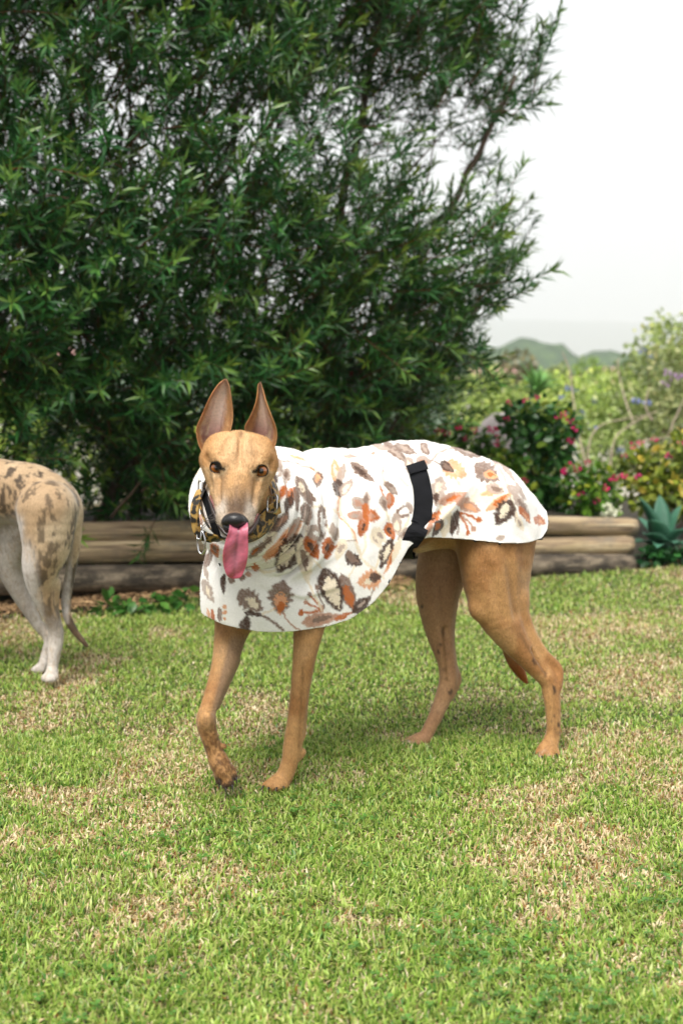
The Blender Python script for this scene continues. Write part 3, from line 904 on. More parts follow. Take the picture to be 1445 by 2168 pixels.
shrub('bougainvillea_bush', 'low bright green bush with magenta flowers at the corner of the log wall', 'shrub',
      cl_((1225, 1020, 5.35, 40), (1265, 1015, 5.38, 38), (1245, 1055, 5.30, 40), (1215, 1070, 5.35, 30), (1285, 1045, 5.35, 30)), 900, 0.042, '#2a5a1c', '#6c9430', '#a9b53c', 4,
      fl(5.24, (1205, 985), (1215, 992), (1198, 1000), (1242, 982), (1298, 1012), (1303, 1008), (1316, 1003), (1225, 1040), (1262, 1060), (1280, 1030)), group=GP, seed=32)
shrub('bougainvillea_bush', 'broad yellow green bush with pink tips beyond the wall end above the agave', 'shrub',
      cl_((1350, 985, 5.75, 46), (1385, 1010, 5.70, 52), (1430, 985, 5.70, 56), (1415, 1050, 5.60, 52), (1360, 1045, 5.60, 44), (1460, 1060, 5.6, 50), (1445, 945, 5.8, 40), (1500, 1000, 5.8, 60)), 1900, 0.045, '#4a6420', '#93a03a', '#c9b04c', 6,
      fl(5.5, (1340, 942), (1352, 938), (1414, 965), (1325, 965), (1385, 925), (1355, 1010), (1440, 940)), '#d02a78', group=GP, seed=33, base=np.array([1.65, 5.75, 0.03]))
shrub('bougainvillea_bush', 'low hedge like bush with pink flowers showing over the back of the coat', 'shrub',
      cl_((820, 935, 5.6, 30), (865, 925, 5.6, 30), (910, 930, 5.55, 34), (955, 928, 5.6, 32), (1000, 935, 5.6, 34), (1040, 950, 5.6, 32), (940, 975, 5.6, 40), (860, 970, 5.6, 40), (1030, 995, 5.6, 34)), 1300, 0.042, '#234d1c', '#5f8a2c', '#9aae3a', 5,
      fl(5.42, (935, 908), (945, 912), (1003, 912), (1045, 910), (1048, 930), (985, 925), (1052, 942), (925, 915), (1030, 905), (970, 905)), group=GP, seed=34)
shrub('bougainvillea_bush', 'small pale green bush peeping out behind the hem of the coat', 'shrub',
      cl_((1085, 1000, 5.35, 34), (1075, 1040, 5.3, 36), (1095, 1070, 5.3, 30), (1060, 980, 5.4, 28)), 600, 0.040, '#3c6a26', '#7da03c', '#b4bb52', 3,
      fl(5.22, (1100, 1015), (1112, 1015)), group=GP, seed=35)
# rock behind them
me = bpy.data.meshes.new('boulder'); bm = bmesh.new()
bmesh.ops.create_icosphere(bm, subdivisions=4, radius=1.0)
c = P(1062, 955, 6.6)
for v in bm.verts:
    n_ = float(fbm(np.array([v.co[:]]), 1.6, 71, 4)[0]); k = 0.72 + 0.55 * n_
    v.co = Vector((v.co.x * 0.17 * k, v.co.y * 0.2 * k, v.co.z * 0.24 * k))
bm.to_mesh(me); bm.free()
for f in me.polygons: f.use_smooth = True
M_rock = plain('pale_rock', s2l('#a49a98'), 0.9, 0, 0.35, 14, 0.7)
b = obj('boulder', me, M_rock); b.location = c - np.array([0, 0, 0.02])
tag(b, 'pale grey boulder half hidden between the flowering bushes', 'rock')
# pedestal of earth it rests on is the raised bed; white bloom at the wall corner
shrub('white_flower_plant', 'small plant with one white flower head beside the right end of the top log', 'plant', cl_((1290, 1092, 5.15, 16)), 60, 0.035, '#3c6a2a', '#6d9440', '#93ad55', 2,
      fl(5.1, (1286, 1080), (1294, 1076), (1302, 1080), (1290, 1085), (1299, 1086), (1283, 1090)), '#dfe3cf', 0.020, seed=41)

# ------------------------------------------------------------------ agave and other strap leaved plants
def strap_leaf(base, tip, width, bow, up, seed=0, n=10, thick=0.004):
    base = np.asarray(base); tip = np.asarray(tip)
    s = np.linspace(0, 1, n)
    ax = base + (tip - base) * s[:, None] + np.asarray(up) * (bow * np.sin(s * np.pi))[:, None]
    T_ = np.gradient(ax, axis=0); T_ /= np.linalg.norm(T_, axis=1)[:, None]
    S_ = np.cross(T_, up); S_ /= np.maximum(np.linalg.norm(S_, axis=1), 1e-6)[:, None]
    N_ = np.cross(S_, T_)
    wd = width * np.clip(np.sin((0.18 + 0.82 * s) * np.pi) ** 0.8, 0.02, 1) * 0.5
    rows = []
    for a in (-1, -0.5, 0, 0.5, 1): rows.append(ax + S_ * (wd * a)[:, None] + N_ * (0.30 * wd * a * a)[:, None])
    for a in (0.5, 0, -0.5): rows.append(ax + S_ * (wd * a)[:, None] + N_ * (0.30 * wd * a * a - thick)[:, None])
    V = np.stack(rows, 1).reshape(-1, 3); m = 8
    q = np.array([(i * m + j, (i + 1) * m + j, (i + 1) * m + (j + 1) % m, i * m + (j + 1) % m) for i in range(n - 1) for j in range(m)])
    return V, q
t = NT('agave_leaf')
x = t.mix(1.0, t.attr(), t.ramp(t.noise(12, 4, 0.6, t.coords()).outputs[0], [(0.3, (0.8, 0.82, 0.85)), (0.7, (1.12, 1.1, 1.08))]).outputs[0], 'MULTIPLY')
t.l(x, t.b.inputs['Base Color']); t.set(Roughness=0.45)
M_agave = t.m
ag = empty('agave_plant', tuple(P(1400, 1185, 5.18)))
tag(ag, 'blue green agave with broad pointed leaves at the end of the log wall', 'plant')
b0 = P(1402, 1172, 5.20)
for i, (u, v, Y, w_, bow) in enumerate(((1352, 1052, 5.14, 46, .02), (1362, 1130, 4.98, 44, .03), (1335, 1150, 5.05, 40, .03), (1395, 1048, 5.28, 44, .02), (1440, 1070, 5.22, 46, .02), (1458, 1120, 5.05, 46, .03), (1428, 1150, 4.96, 44, .03),
                                     (1390, 1160, 4.94, 40, .03), (1350, 1095, 5.30, 40, .02), (1470, 1160, 5.15, 42, .03), (1415, 1085, 5.36, 42, .02), (1378, 1100, 5.04, 48, .03))):
    V, q = strap_leaf(b0, P(u, v, Y), px(w_, 5.1), bow, (0, 0, 1.0))
    g = 0.85 + 0.3 * ((i * 37) % 10) / 10
    s_ = np.linspace(0, 1, 10)
    C = np.repeat((s2l('#3c6a54') * g)[None], 10, 0) * (0.85 + 0.3 * s_[:, None])
    obj('leaf', np_mesh('agave_leaf', V, quad=q, cols=np.repeat(C, 8, 0)), M_agave, ag)
dr = empty('spiky_plant', tuple(P(1135, 900, 7.2)))
tag(dr, 'dark green spiky rosette plant rising behind the tall pink flowered bush', 'plant')
r_ = np.random.default_rng(8)
b0 = P(1137, 835, 7.2)
bag = Bag()
limb([np.array([b0[0], b0[1], -0.1]), b0 - [0.01, 0, .1], b0 + [0, 0, .02]], 0.016, 0.012, dr, 'stem', M_bark, 7)
for i in range(34):
    a = r_.uniform(0, 6.28); e_ = r_.uniform(0.1, 1.45)
    L_ = r_.uniform(0.14, 0.23)
    tip = b0 + L_ * np.array([math.cos(a) * math.cos(e_), math.sin(a) * math.cos(e_), math.sin(e_)])
    V, q = strap_leaf(b0 + r_.normal(0, .006, 3), tip, 0.026, 0.03 * math.cos(e_), (0.01, 0, 1.0), n=6)
    obj('leaf', np_mesh('strap_leaf', V, quad=q, cols=np.tile(s2l('#5f8f44') * r_.uniform(.7, 1.3), (len(V), 1))), M_agave, dr)
for k, (u, v, lab) in enumerate(((1375, 1195, 'dark leafy seedling at the lawn edge under the agave'), (1430, 1188, 'dark leafy clump at the lawn edge right of the agave'))):
    shrub('bedding_plant', lab, 'plant', cl_((u, v - 8, 5.0, 24), (u + 22, v - 4, 5.02, 20)), 170, 0.045, '#173a20', '#2d5f30', '#3f7a3a', 2, seed=50 + k, base=np.array([*P(u, v, 5.0)[:2], 0.02]))
r9 = np.random.default_rng(99)
for k, (u, v) in enumerate(((278, 1306), (340, 1300), (232, 1300), (395, 1288))):
    g = G(u, v)
    shrub('broadleaf_weed', (('small broad leaved weed in the grass edge halfway between the dogs', 'small weed beside the bare earth just left of the coat', 'small weed in the grass edge nearest the brindle tail', 'small weed against the bare earth closest to the floral coat'))[k], 'weed', [(np.array([g[0], g[1], 0.03]), 0.045)], 26, 0.05, '#2c5a24', '#4f8238', '#5f8c3c', 0, group='weeds along the foot of the wall', seed=60 + k, base=g)

# ------------------------------------------------------------------ scrub on the bank, with blue flowers
GB = 'pale green shrubs on the bank'
scr = [((1020, 850, 8.6, 70), (1090, 880, 8.8, 80), (1000, 930, 8.4, 70)), ((1180, 850, 10.0, 80), (1250, 860, 10.2, 90), (1220, 930, 9.6, 90)), ((1290, 870, 9.2, 90), (1340, 920, 9.0, 90), (1300, 960, 8.6, 80)),
       ((1390, 820, 9.0, 90), (1440, 880, 8.6, 100), (1500, 800, 9.0, 110)), ((1370, 740, 9.6, 50), (1420, 720, 9.8, 56), (1470, 740, 9.6, 70), (1400, 690, 9.8, 34))]
labs = ['pale green shrub beside the dark tree, low on the bank', 'bright yellow green shrub with blue flowers in the middle of the bank', 'tangled pale green shrub with bare grey stems on the bank', 'large olive green shrub with mauve blossom on the bank', 'loose airy shrub standing tallest on the bank']
cols_ = [('#6f8a3c', '#a3b85a', '#c3cc74'), ('#7fa038', '#b4cc5c', '#d2dc7c'), ('#76904a', '#a5b868', '#c0c884'), ('#6c7a48', '#98a266', '#b4b27c'), ('#7a9048', '#a4b668', '#c6c878')]
fls = [None, fl(9.2, (1258, 850), (1215, 828), (1190, 842), (1228, 876), (1260, 905), (1200, 820)), fl(8.4, (1345, 848), (1255, 908), (1312, 953), (1370, 852)), fl(8.2, (1420, 800), (1405, 810), (1436, 796), (1412, 790)), fl(9.2, (1380, 760), (1362, 748))]
for k in range(5):
    cls = cl_(*scr[k]); b = np.array([np.mean([c[0] for c, _ in cls]), np.mean([c[1] for c, _ in cls]) + 0.1, 0])
    b[2] = float(ground_h(b[0], b[1]))
    shrub('bank_shrub', labs[k], 'shrub', cls, (1600, 2600, 2200, 2400, 1100)[k], 0.055, *cols_[k], 6, fls[k], '#8f9ad8' if k != 3 else '#b08cc0', 0.024, GB, True, 70 + k, b, 0.5)
br = empty('bare_branches', tuple(P(1330, 980, 8.2)))
tag(br, 'arching bare grey branches tangled among the bank shrubs', 'branches')
M_grey = plain('grey_bark', s2l('#a89888'), 0.9, 0, 0.25, 25, 0.4)
for pts in ([(1245, 1010, 8.1), (1248, 930, 8.1), (1285, 895, 8.1), (1370, 880, 8.1)], [(1290, 1000, 8.0), (1300, 930, 8.0), (1340, 895, 8.0), (1390, 870, 8.0)], [(1415, 920, 7.9), (1430, 880, 7.9), (1450, 840, 7.9)],
            [(1380, 890, 8.0), (1365, 860, 8.0), (1372, 820, 8.0)], [(1208, 812, 8.6), (1202, 775, 8.6), (1190, 745, 8.6)], [(1310, 795, 9.0), (1306, 770, 9.0), (1312, 758, 9.0)], [(1330, 960, 7.9), (1360, 935, 7.9), (1420, 925, 7.9)]):
    limb([P(*q) for q in pts], 0.008, 0.003, br, 'branch', M_grey, 6)
limb([P(1245, 1010, 8.1), P(1330, 1000, 8.05), P(1415, 920, 7.9)], 0.006, 0.005, br, 'branch', M_grey, 6)
limb([P(1245, 1010, 8.1), P(1220, 900, 8.4), P(1208, 812, 8.6)], 0.006, 0.005, br, 'branch', M_grey, 6)
limb([P(1340, 895, 8.0), P(1320, 840, 8.5), P(1310, 795, 9.0)], 0.004, 0.004, br, 'branch', M_grey, 6)
# shrubs beyond the big tree, seen through the gaps low on the left
for k, (u, v, Y, lab) in enumerate(((20, 900, 8.5, 'yellow green shrub glimpsed between the dark stems'), (330, 950, 8.5, 'dim green shrub behind the trunks of the tall tree'), (620, 900, 8.8, 'dim green shrub behind the middle of the tall tree'), (-260, 880, 8.5, 'yellow green shrub behind the brindle dog'))):
    cls = cl_((u, v, Y, 110), (u + 120, v + 30, Y, 100), (u - 110, v + 20, Y, 100), (u + 30, v + 100, Y - .3, 110))
    b = np.array([*cls[0][0][:2], 0.0]); b[2] = float(ground_h(b[0], b[1]))
    shrub('bank_shrub', lab, 'shrub', cls, 1500, 0.075, '#5c7a26', '#93ab3c', '#b8c24c', 4, group='shrubs behind the tall tree', seed=90 + k, base=b, wfac=0.45)

# ================================================================== distance: trees, houses, hills, haze
def far_tree(u, v, Y, r, seed, lab, c1, c2):
    cls = cl_(*[(u + du * r, v + dv * r, Y, r * f) for du, dv, f in ((0, 0, 1), (.8, .2, .7), (-.8, .25, .75), (.2, -.5, .6), (-.3, .7, .8), (.5, .8, .7))])
    b = P(u, v, Y); b[2] = float(ground_h(b[0], b[1]))
    ro = empty('tree', tuple(b)); tag(ro, lab, 'tree', 'trees in the valley')
    rr = np.random.default_rng(seed); n = 900
    k = rr.integers(0, len(cls), n)
    dd = rr.normal(0, 1, (n, 3)); dd /= np.linalg.norm(dd, axis=1)[:, None]
    p = np.array([cls[i][0] for i in k]) + dd * (np.array([cls[i][1] for i in k]) * rr.uniform(.5, 1.05, n))[:, None]
    c = s2l(c1) + (s2l(c2) - s2l(c1)) * rr.uniform(0, 1, n)[:, None]
    s_ = px(r, Y) * 0.22
    V, T, C = leaves(p, dd + rr.normal(0, .6, (n, 3)), dd + [0, 0, .5], s_, s_ * .8, c, 0.1, True)
    obj('crown', np_mesh('tree_crown', V, tri=T, cols=C), M_leaf, ro)['kind'] = 'stuff'
    V, q, t_ = tube([b - [0, 0, .2], (b + cls[0][0]) / 2 + [px(r, Y) * .1, 0, 0], cls[0][0]], [px(r, Y) * .09, px(r, Y) * .07, px(r, Y) * .03], 7)
    obj('trunk', np_mesh('tree_trunk', V, quad=q, tri=t_), M_bark, ro)
for k, a in enumerate(((1085, 812, 40, 62, 'brown green rounded tree in the valley below the hill', '#5a5c3c', '#8a8458'), (1170, 835, 34, 56, 'grey green tree in the valley left of the pink roof', '#6a7a44', '#98a45c'),
                       (1235, 805, 60, 46, 'bright green tree in the valley just left of the pink roof', '#6c8c3c', '#a0b858'), (1360, 800, 55, 60, 'olive tree in the valley right of the pink roof', '#5c7440', '#8a9c58'),
                       (1440, 820, 40, 70, 'large green tree in the valley far right of the roofs', '#5f7a3c', '#8ea454'), (1000, 820, 30, 60, 'green tree in the valley close behind the tall shrub', '#50702e', '#86a04a'),
                       (60, 860, 22, 90, 'pale tree in the valley seen through gaps on the left', '#6c8a30', '#a8bc50'), (1300, 850, 30, 60, 'yellow green tree in the valley in front of the pink roof', '#7c983c', '#b0c45c'))):
    far_tree(*a[:4], 200 + k, *a[4:])
M_roof = plain('faded_tile', s2l('#b98d86'), 0.85, 0, 0.2, 3.0, 0.3)
M_render = plain('pale_render', s2l('#d8d2c8'), 0.9, 0, 0.08, 2.0)
M_glass = plain('dark_window', (0.03, 0.04, 0.05), 0.15)
def house(u, v, Y, w_, h_, d_, lab, rot=0.3):
    c = P(u, v, Y); zb = float(ground_h(c[0], c[1]))
    ro = empty('house', (c[0], c[1], zb)); tag(ro, lab, 'house', 'houses in the valley')
    ro.rotation_euler.z = rot
    H_ = c[2] - zb
    def mk(name, V, F, mat):
        me = bpy.data.meshes.new(name); me.from_pydata(V, [], F); me.materials.append(mat)
        o = bpy.data.objects.new(name, me); col.objects.link(o); o.parent = ro
        return o
    x, y = w_ / 2, d_ / 2
    mk('wall', [(-x, -y, -1), (x, -y, -1), (x, y, -1), (-x, y, -1), (-x, -y, H_), (x, -y, H_), (x, y, H_), (-x, y, H_)], [(0, 1, 5, 4), (1, 2, 6, 5), (2, 3, 7, 6), (3, 0, 4, 7)], M_render)
    e = 0.5
    mk('roof', [(-x - e, -y - e, H_ - .1), (x + e, -y - e, H_ - .1), (x + e, y + e, H_ - .1), (-x - e, y + e, H_ - .1), (-x * .45, 0, H_ + h_), (x * .45, 0, H_ + h_)], [(0, 1, 5, 4), (1, 2, 5), (2, 3, 4, 5), (3, 0, 4), (0, 3, 2, 1)], M_roof)
    for i in range(3):
        a = -x + w_ * (i + .5) / 3
        mk('window', [(a - .6, -y - .03, H_ - 2.0), (a + .6, -y - .03, H_ - 2.0), (a + .6, -y - .03, H_ - .7), (a - .6, -y - .03, H_ - .7)], [(0, 1, 2, 3)], M_glass)
house(1285, 812, 90, 5.2, 1.3, 5, 'house with a faded pink hipped roof among the valley trees')
house(1040, 800, 150, 8, 2, 7, 'small pale house at the foot of the hill beside the tall shrub', -0.2)
house(40, 790, 60, 8, 2.2, 7, 'pale house with pink roof seen through the stems on the left', 0.2)
house(-240, 800, 70, 9, 2.2, 7, 'pale house with pink roof far left beyond the brindle dog', -0.3)

def ridge(name, Y, prof, zb, depth, mat, bump, scale, seed):
    us = np.linspace(prof[0][0], prof[-1][0], 260)
    vs = np.interp(us, [p_[0] for p_ in prof], [p_[1] for p_ in prof])
    m = 26; V = []
    for u, v in zip(us, vs):
        top = P(u, v, Y)
        for j in range(m):
            s = j / (m - 1) * 2 - 1
            V.append((top[0] * (1 + 0.0 * s), Y + s * depth, zb + (top[2] - zb) * max(0.0, 1 - abs(s) ** 1.6)))
    V = np.array(V)
    V[:, 2] += (fbm(V, scale, seed, 4) - .45) * bump * np.tile(1 - np.abs(np.linspace(-1, 1, m)) ** 1.6, len(us))
    q = np.array([(i * m + j, (i + 1) * m + j, (i + 1) * m + j + 1, i * m + j + 1) for i in range(len(us) - 1) for j in range(m - 1)])
    return tag(obj(name, np_mesh(name, V, quad=q), mat), kind='structure')
t = NT('wooded_slope')
n_ = t.noise(0.22, 5, 0.65, t.coords()); 
t.l(t.ramp(n_.outputs[0], [(0.3, tuple(s2l('#1f3420'))), (0.55, tuple(s2l('#35502c'))), (0.8, tuple(s2l('#5a6a3c')))]).outputs[0], t.b.inputs['Base Color']); t.set(Roughness=0.95)
t.bump(n_.outputs[0], 0.8, 2.0)
M_wood = t.m
ridge('hill', 330, [(-2600, 750), (-1200, 765), (-300, 745), (300, 755), (700, 760), (900, 750), (1000, 735), (1060, 727), (1110, 722), (1150, 724), (1175, 742), (1195, 758), (1230, 762), (1260, 752), (1300, 747), (1340, 745), (1420, 752), (1700, 745), (2400, 760), (4200, 745)], -13, 90, M_wood, 9.0, 0.13, 7)
ridge('mountain', 4000, [(-1750, 690), (-1000, 672), (0, 668), (800, 672), (1050, 674), (1200, 679), (1400, 685), (1700, 676), (2600, 690), (3150, 690)], -13, 700, M_wood, 40.0, 0.003, 9)
# haze: one box of even, thin, pale air
me = bpy.data.meshes.new('haze'); bm = bmesh.new()
bmesh.ops.create_cube(bm, size=1.0)
bm.to_mesh(me); bm.free()
t = NT('haze_air'); t.t.nodes.remove(t.b)
vo = t.n('VolumePrincipled'); vo.inputs['Density'].default_value = 0.00065
vo.inputs['Color'].default_value = (0.95, 0.98, 1.0, 1); vo.inputs['Anisotropy'].default_value = 0.2
out = [n for n in t.t.nodes if n.type == 'OUTPUT_MATERIAL'][0]
t.l(vo.outputs[0], out.inputs['Volume'])
hz = obj('haze', me, t.m); hz.scale = (9200, 9000, 310); hz.location = (0, 1000, 141)
tag(hz, 'pale haze over the distant hills', 'haze', kind='stuff')
# ================================================================== tan greyhound in a printed coat
UP = np.array([0, 0, 1.0])
DS = 0.975
_P0, _px0 = P, px
def P(u, v, Y): return _P0(u, v, Y * DS)        # distances below were measured a little long
def px(n, Y): return _px0(n, Y * DS)
S0 = np.array([-0.15, 2.42, 0.0]) * DS
DF = nrm([-0.92, -0.39, 0.0])           # the way the dog walks
DL = nrm([0.39, -0.92, 0.0])            # its left flank, towards the camera
def sl(p):
    q = np.asarray(p) - S0
    return q @ DF, q @ DL
def J(u, v, Y, r):
    """joint at a photo pixel, radius in photo pixels"""
    return (P(u, v, Y), px(r, Y))

# ---- fur materials
def fur_mat(name, rough=0.62, streak=0.35, bump=0.25):
    t = NT(name)
    c = t.attr()
    o = t.coords('Object')
    n1 = t.noise(900, 3, 0.6, t.coords('Object', (1.0, 1.0, 0.28)))
    n2 = t.noise(60, 5, 0.6, o)
    n3 = t.noise(260, 4, 0.7, t.coords('Object', (1, 1, 0.45)))
    r1 = t.ramp(n3.outputs[0], [(0.3, (1 - streak,) * 3), (0.7, (1 + streak * 0.45,) * 3)])
    r2 = t.ramp(n2.outputs[0], [(0.3, (0.84, 0.82, 0.78)), (0.7, (1.1, 1.09, 1.08))])
    x = t.mix(1.0, c, r1.outputs[0], 'MULTIPLY')
    x = t.mix(1.0, x, r2.outputs[0], 'MULTIPLY')
    t.l(x, t.b.inputs['Base Color'])
    t.set(Roughness=rough, Sheen_Weight=0.25, Sheen_Roughness=0.4)
    t.b.inputs['Specular IOR Level'].default_value = 0.25
    b1 = t.bump(n3.outputs[0], bump, 0.004)
    b = t.n('Bump', Strength=bump, Distance=0.002)
    t.l(n1.outputs[0], b.inputs['Height']); t.l(b1, b.inputs['Normal']); t.l(b.outputs[0], t.b.inputs['Normal'])
    return t.m
M_fur = fur_mat('tan_fur')
def claw_mesh(a, b, r, bend=0.25):
    a = np.asarray(a); b = np.asarray(b)
    mid = (a + b) / 2 + UP * np.linalg.norm(b - a) * bend
    pts = catmull([a, mid, b], 4)
    return tube(pts, np.linspace(r, r * 0.15, len(pts)), 6)
M_claw = plain('claw_horn', (0.035, 0.028, 0.025), 0.35)

dog = empty('greyhound', tuple(G(590, 1668)))
tag(dog, 'tan greyhound in a white floral coat walking with one forepaw raised, tongue out', 'dog')

# ---- body (torso under the coat, legs, tail)
fb = Field((-0.42, 2.05, -0.01), (0.62, 2.86, 0.80), 0.0034)
TORSO = [  # u, top v, bottom v, half width (m), Y
    (555, 990, 1290, 0.095, 2.42), (650, 972, 1300, 0.105, 2.45), (750, 962, 1275, 0.100, 2.495),
    (850, 946, 1190, 0.085, 2.54), (930, 955, 1165, 0.078, 2.58), (1020, 990, 1170, 0.085, 2.62), (1075, 1045, 1180, 0.075, 2.645)]
def section(u, t, b, w_, Y, extra=0.0):
    return P(u, (t + b) / 2, Y), w_ + extra, (px((b - t) / 2, Y) + extra) / (w_ + extra)
fb.chain([section(*q, extra=-0.016) for q in TORSO], 0.02, axis=UP)
fb.chain([J(600, 1060, 2.40, 88), J(545, 1060, 2.27, 68), J(512, 1045, 2.10, 60)], 0.05)      # neck
# left fore leg, planted
LF = [J(664, 1235, 2.40, 46), J(655, 1318, 2.365, 35), J(645, 1385, 2.352, 26), J(634, 1470, 2.346, 20.5), J(624, 1545, 2.344, 20),
      J(619, 1580, 2.343, 21), J(614, 1610, 2.340, 19), J(603, 1642, 2.334, 19), J(592, 1658, 2.328, 19)]
fb.chain(LF, 0.012)
fb.cone(P(650, 1400, 2.362), P(640, 1560, 2.352), px(10, 2.35), px(7, 2.35), 0.006)           # tendon behind
fb.cone(P(640, 1592, 2.349), P(634, 1603, 2.345), px(9, 2.35), px(7, 2.35), 0.006)            # pad behind the wrist
for du, dv, dy, r in ((-30, 5, -0.006, 9), (-20, 8, -0.018, 10), (-4, 8, -0.020, 10), (10, 5, -0.010, 9)):
    fb.cone(P(596 + du * .25, 1648, 2.326), P(592 + du, 1658 + dv, 2.326 + dy), px(12, 2.33), px(r, 2.33), 0.004)
# right fore leg, lifted and reaching forward
RF = [J(512, 1260, 2.43, 60), J(490, 1335, 2.40, 37), J(476, 1400, 2.355, 28), J(457, 1455, 2.315, 21), J(441, 1500, 2.28, 18.5),
      J(436, 1525, 2.263, 22), J(440, 1548, 2.262, 20), J(452, 1585, 2.266, 18.5), J(463, 1612, 2.262, 22), J(472, 1630, 2.258, 22)]
fb.chain(RF, 0.010)
fb.cone(P(498, 1400, 2.375), P(458, 1495, 2.30), px(11, 2.33), px(8, 2.33), 0.008)
fb.cone(P(470, 1578, 2.268), P(477, 1580, 2.262), px(6, 2.26), px(5, 2.26), 0.004)            # dew claw pad
RTOE = [((462, 1640), (463, 1655), 2.262), ((472, 1645), (476, 1664), 2.250), ((482, 1642), (489, 1659), 2.250), ((489, 1630), (497, 1644), 2.262)]
for (a, b, Y) in RTOE:
    fb.cone(P(a[0], a[1], Y), P(b[0], b[1], Y - 0.006), px(11, 2.26), px(7.5, 2.26), 0.004)
# left hind leg (near, set back)
LH = [J(1030, 1090, 2.580, 78), J(1036, 1180, 2.560, 68), J(1040, 1245, 2.553, 58), J(1054, 1300, 2.548, 46), J(1084, 1352, 2.550, 33),
      J(1128, 1408, 2.556, 21), J(1158, 1440, 2.562, 19), J(1166, 1470, 2.561, 19), J(1170, 1510, 2.559, 16.5), J(1170, 1550, 2.557, 15.5),
      J(1164, 1574, 2.553, 18), J(1160, 1588, 2.548, 18)]
fb.chain(LH, 0.014)
fb.chain([J(1088, 1270, 2.565, 24), J(1118, 1340, 2.566, 16), J(1150, 1385, 2.570, 12), J(1180, 1416, 2.574, 11), J(1176, 1450, 2.568, 14)], 0.012)
fb.chain([J(1095, 1330, 2.560, 14), J(1140, 1395, 2.566, 9), J(1164, 1430, 2.568, 10)], 0.012)
fb.cone(P(1085, 1130, 2.60), P(1092, 1260, 2.575), px(52, 2.59), px(24, 2.57), 0.03)
for du, dv, dy, r in ((-24, 8, -0.004, 9), (-13, 12, -0.016, 10), (3, 12, -0.020, 10), (17, 7, -0.010, 9)):
    fb.cone(P(1160 + du * .4, 1582, 2.547), P(1160 + du, 1590 + dv, 2.548 + dy), px(12, 2.55), px(r, 2.55), 0.004)
# right hind leg (far, set forward)
RH = [J(968, 1090, 2.700, 74), J(945, 1170, 2.690, 60), J(928, 1240, 2.675, 50), J(925, 1295, 2.665, 38), J(932, 1350, 2.662, 28),
      J(944, 1400, 2.662, 20), J(948, 1440, 2.663, 20), J(937, 1478, 2.657, 18), J(922, 1515, 2.648, 15.5), J(907, 1545, 2.640, 14.5), J(900, 1562, 2.634, 15)]
fb.chain(RH, 0.014)
fb.chain([J(950, 1280, 2.680, 18), J(950, 1350, 2.678, 11), J(958, 1405, 2.676, 9), J(967, 1438, 2.676, 10), J(950, 1468, 2.668, 13)], 0.012)
fb.chain([J(942, 1330, 2.67, 12), J(950, 1400, 2.67, 10)], 0.012)
for du, dv, dy, r in ((-34, 4, 0.004, 9), (-26, 8, -0.010, 10), (-12, 8, -0.016, 10), (4, 5, -0.006, 9)):
    fb.cone(P(896 + du * .3, 1562, 2.632), P(896 + du, 1566 + dv, 2.632 + dy), px(11, 2.64), px(r, 2.64), 0.004)
# muscle and tendon lines
fb.cone(P(1078, 1160, 2.485), P(1092, 1300, 2.515), px(7, 2.5), px(4, 2.5), 0.022, sub=True)
fb.cone(P(1030, 1200, 2.478), P(1066, 1310, 2.490), px(5, 2.5), px(3, 2.5), 0.020, sub=True)
fb.cone(P(1120, 1375, 2.540), P(1156, 1425, 2.545), px(4, 2.5), px(3, 2.5), 0.008, sub=True)
fb.cone(P(640, 1390, 2.318), P(634, 1560, 2.322), px(3.2, 2.3), px(2.5, 2.3), 0.008, sub=True)
fb.cone(P(484, 1395, 2.322), P(454, 1500, 2.262), px(3.5, 2.3), px(2.5, 2.3), 0.009, sub=True)
fb.cone(P(940, 1330, 2.632), P(944, 1430, 2.638), px(3.5, 2.6), px(2.5, 2.6), 0.009, sub=True)
fb.ell(P(1012, 1288, 2.53), np.eye(3), np.array([0.020, 0.020, 0.024]), 0.02)
fb.ell(P(436, 1524, 2.248), np.eye(3), np.array([0.015, 0.012, 0.018]), 0.008)
# sheath and belly tuft, tail
fb.chain([J(985, 1125, 2.60, 34), J(925, 1140, 2.585, 22), J(884, 1158, 2.575, 13)], 0.02)
TAIL = [J(1098, 1095, 2.69, 22), J(1108, 1180, 2.72, 15), J(1085, 1280, 2.70, 12), J(1072, 1345, 2.69, 14), J(1084, 1392, 2.68, 16), J(1102, 1426, 2.68, 11), J(1114, 1445, 2.68, 4)]
fb.chain(TAIL, 0.006)
Vb, Qb = fb.mesh(); del fb
Vb = relax(Vb, Qb, 2, 0.5)

# ---- head
EY = 1.95
HC = P(505, 993, EY)
Cv = nrm(np.array([0, 0, CAMH]) - HC)
Rv = nrm(np.array([1.0, 0, 0]) - Cv * Cv[0])
Uv = np.cross(Cv, Rv)
ro = R(-4.0)
Rv, Uv = Rv * math.cos(ro) + Uv * math.sin(ro), Uv * math.cos(ro) - Rv * math.sin(ro)
HP = R(44)
HF = Cv * math.cos(HP) - Uv * math.sin(HP)
HU = Uv * math.cos(HP) + Cv * math.sin(HP)
def H(f, r, u): return HC + (HF * f + Rv * r + HU * u) * 1e-3
HA = np.array([HF, Rv, HU])
def mm(*a): return np.array(a) * 1e-3
fh = Field(HC + np.array([-0.13, -0.13, -0.22]), HC + np.array([0.13, 0.26, 0.13]), 0.0019)
fh.ell(H(-42, 0, -6), HA, mm(45, 53, 36), 0.01)                       # skull
fh.ell(H(-20, 0, 0), HA, mm(38, 46, 19), 0.02)                       # forehead
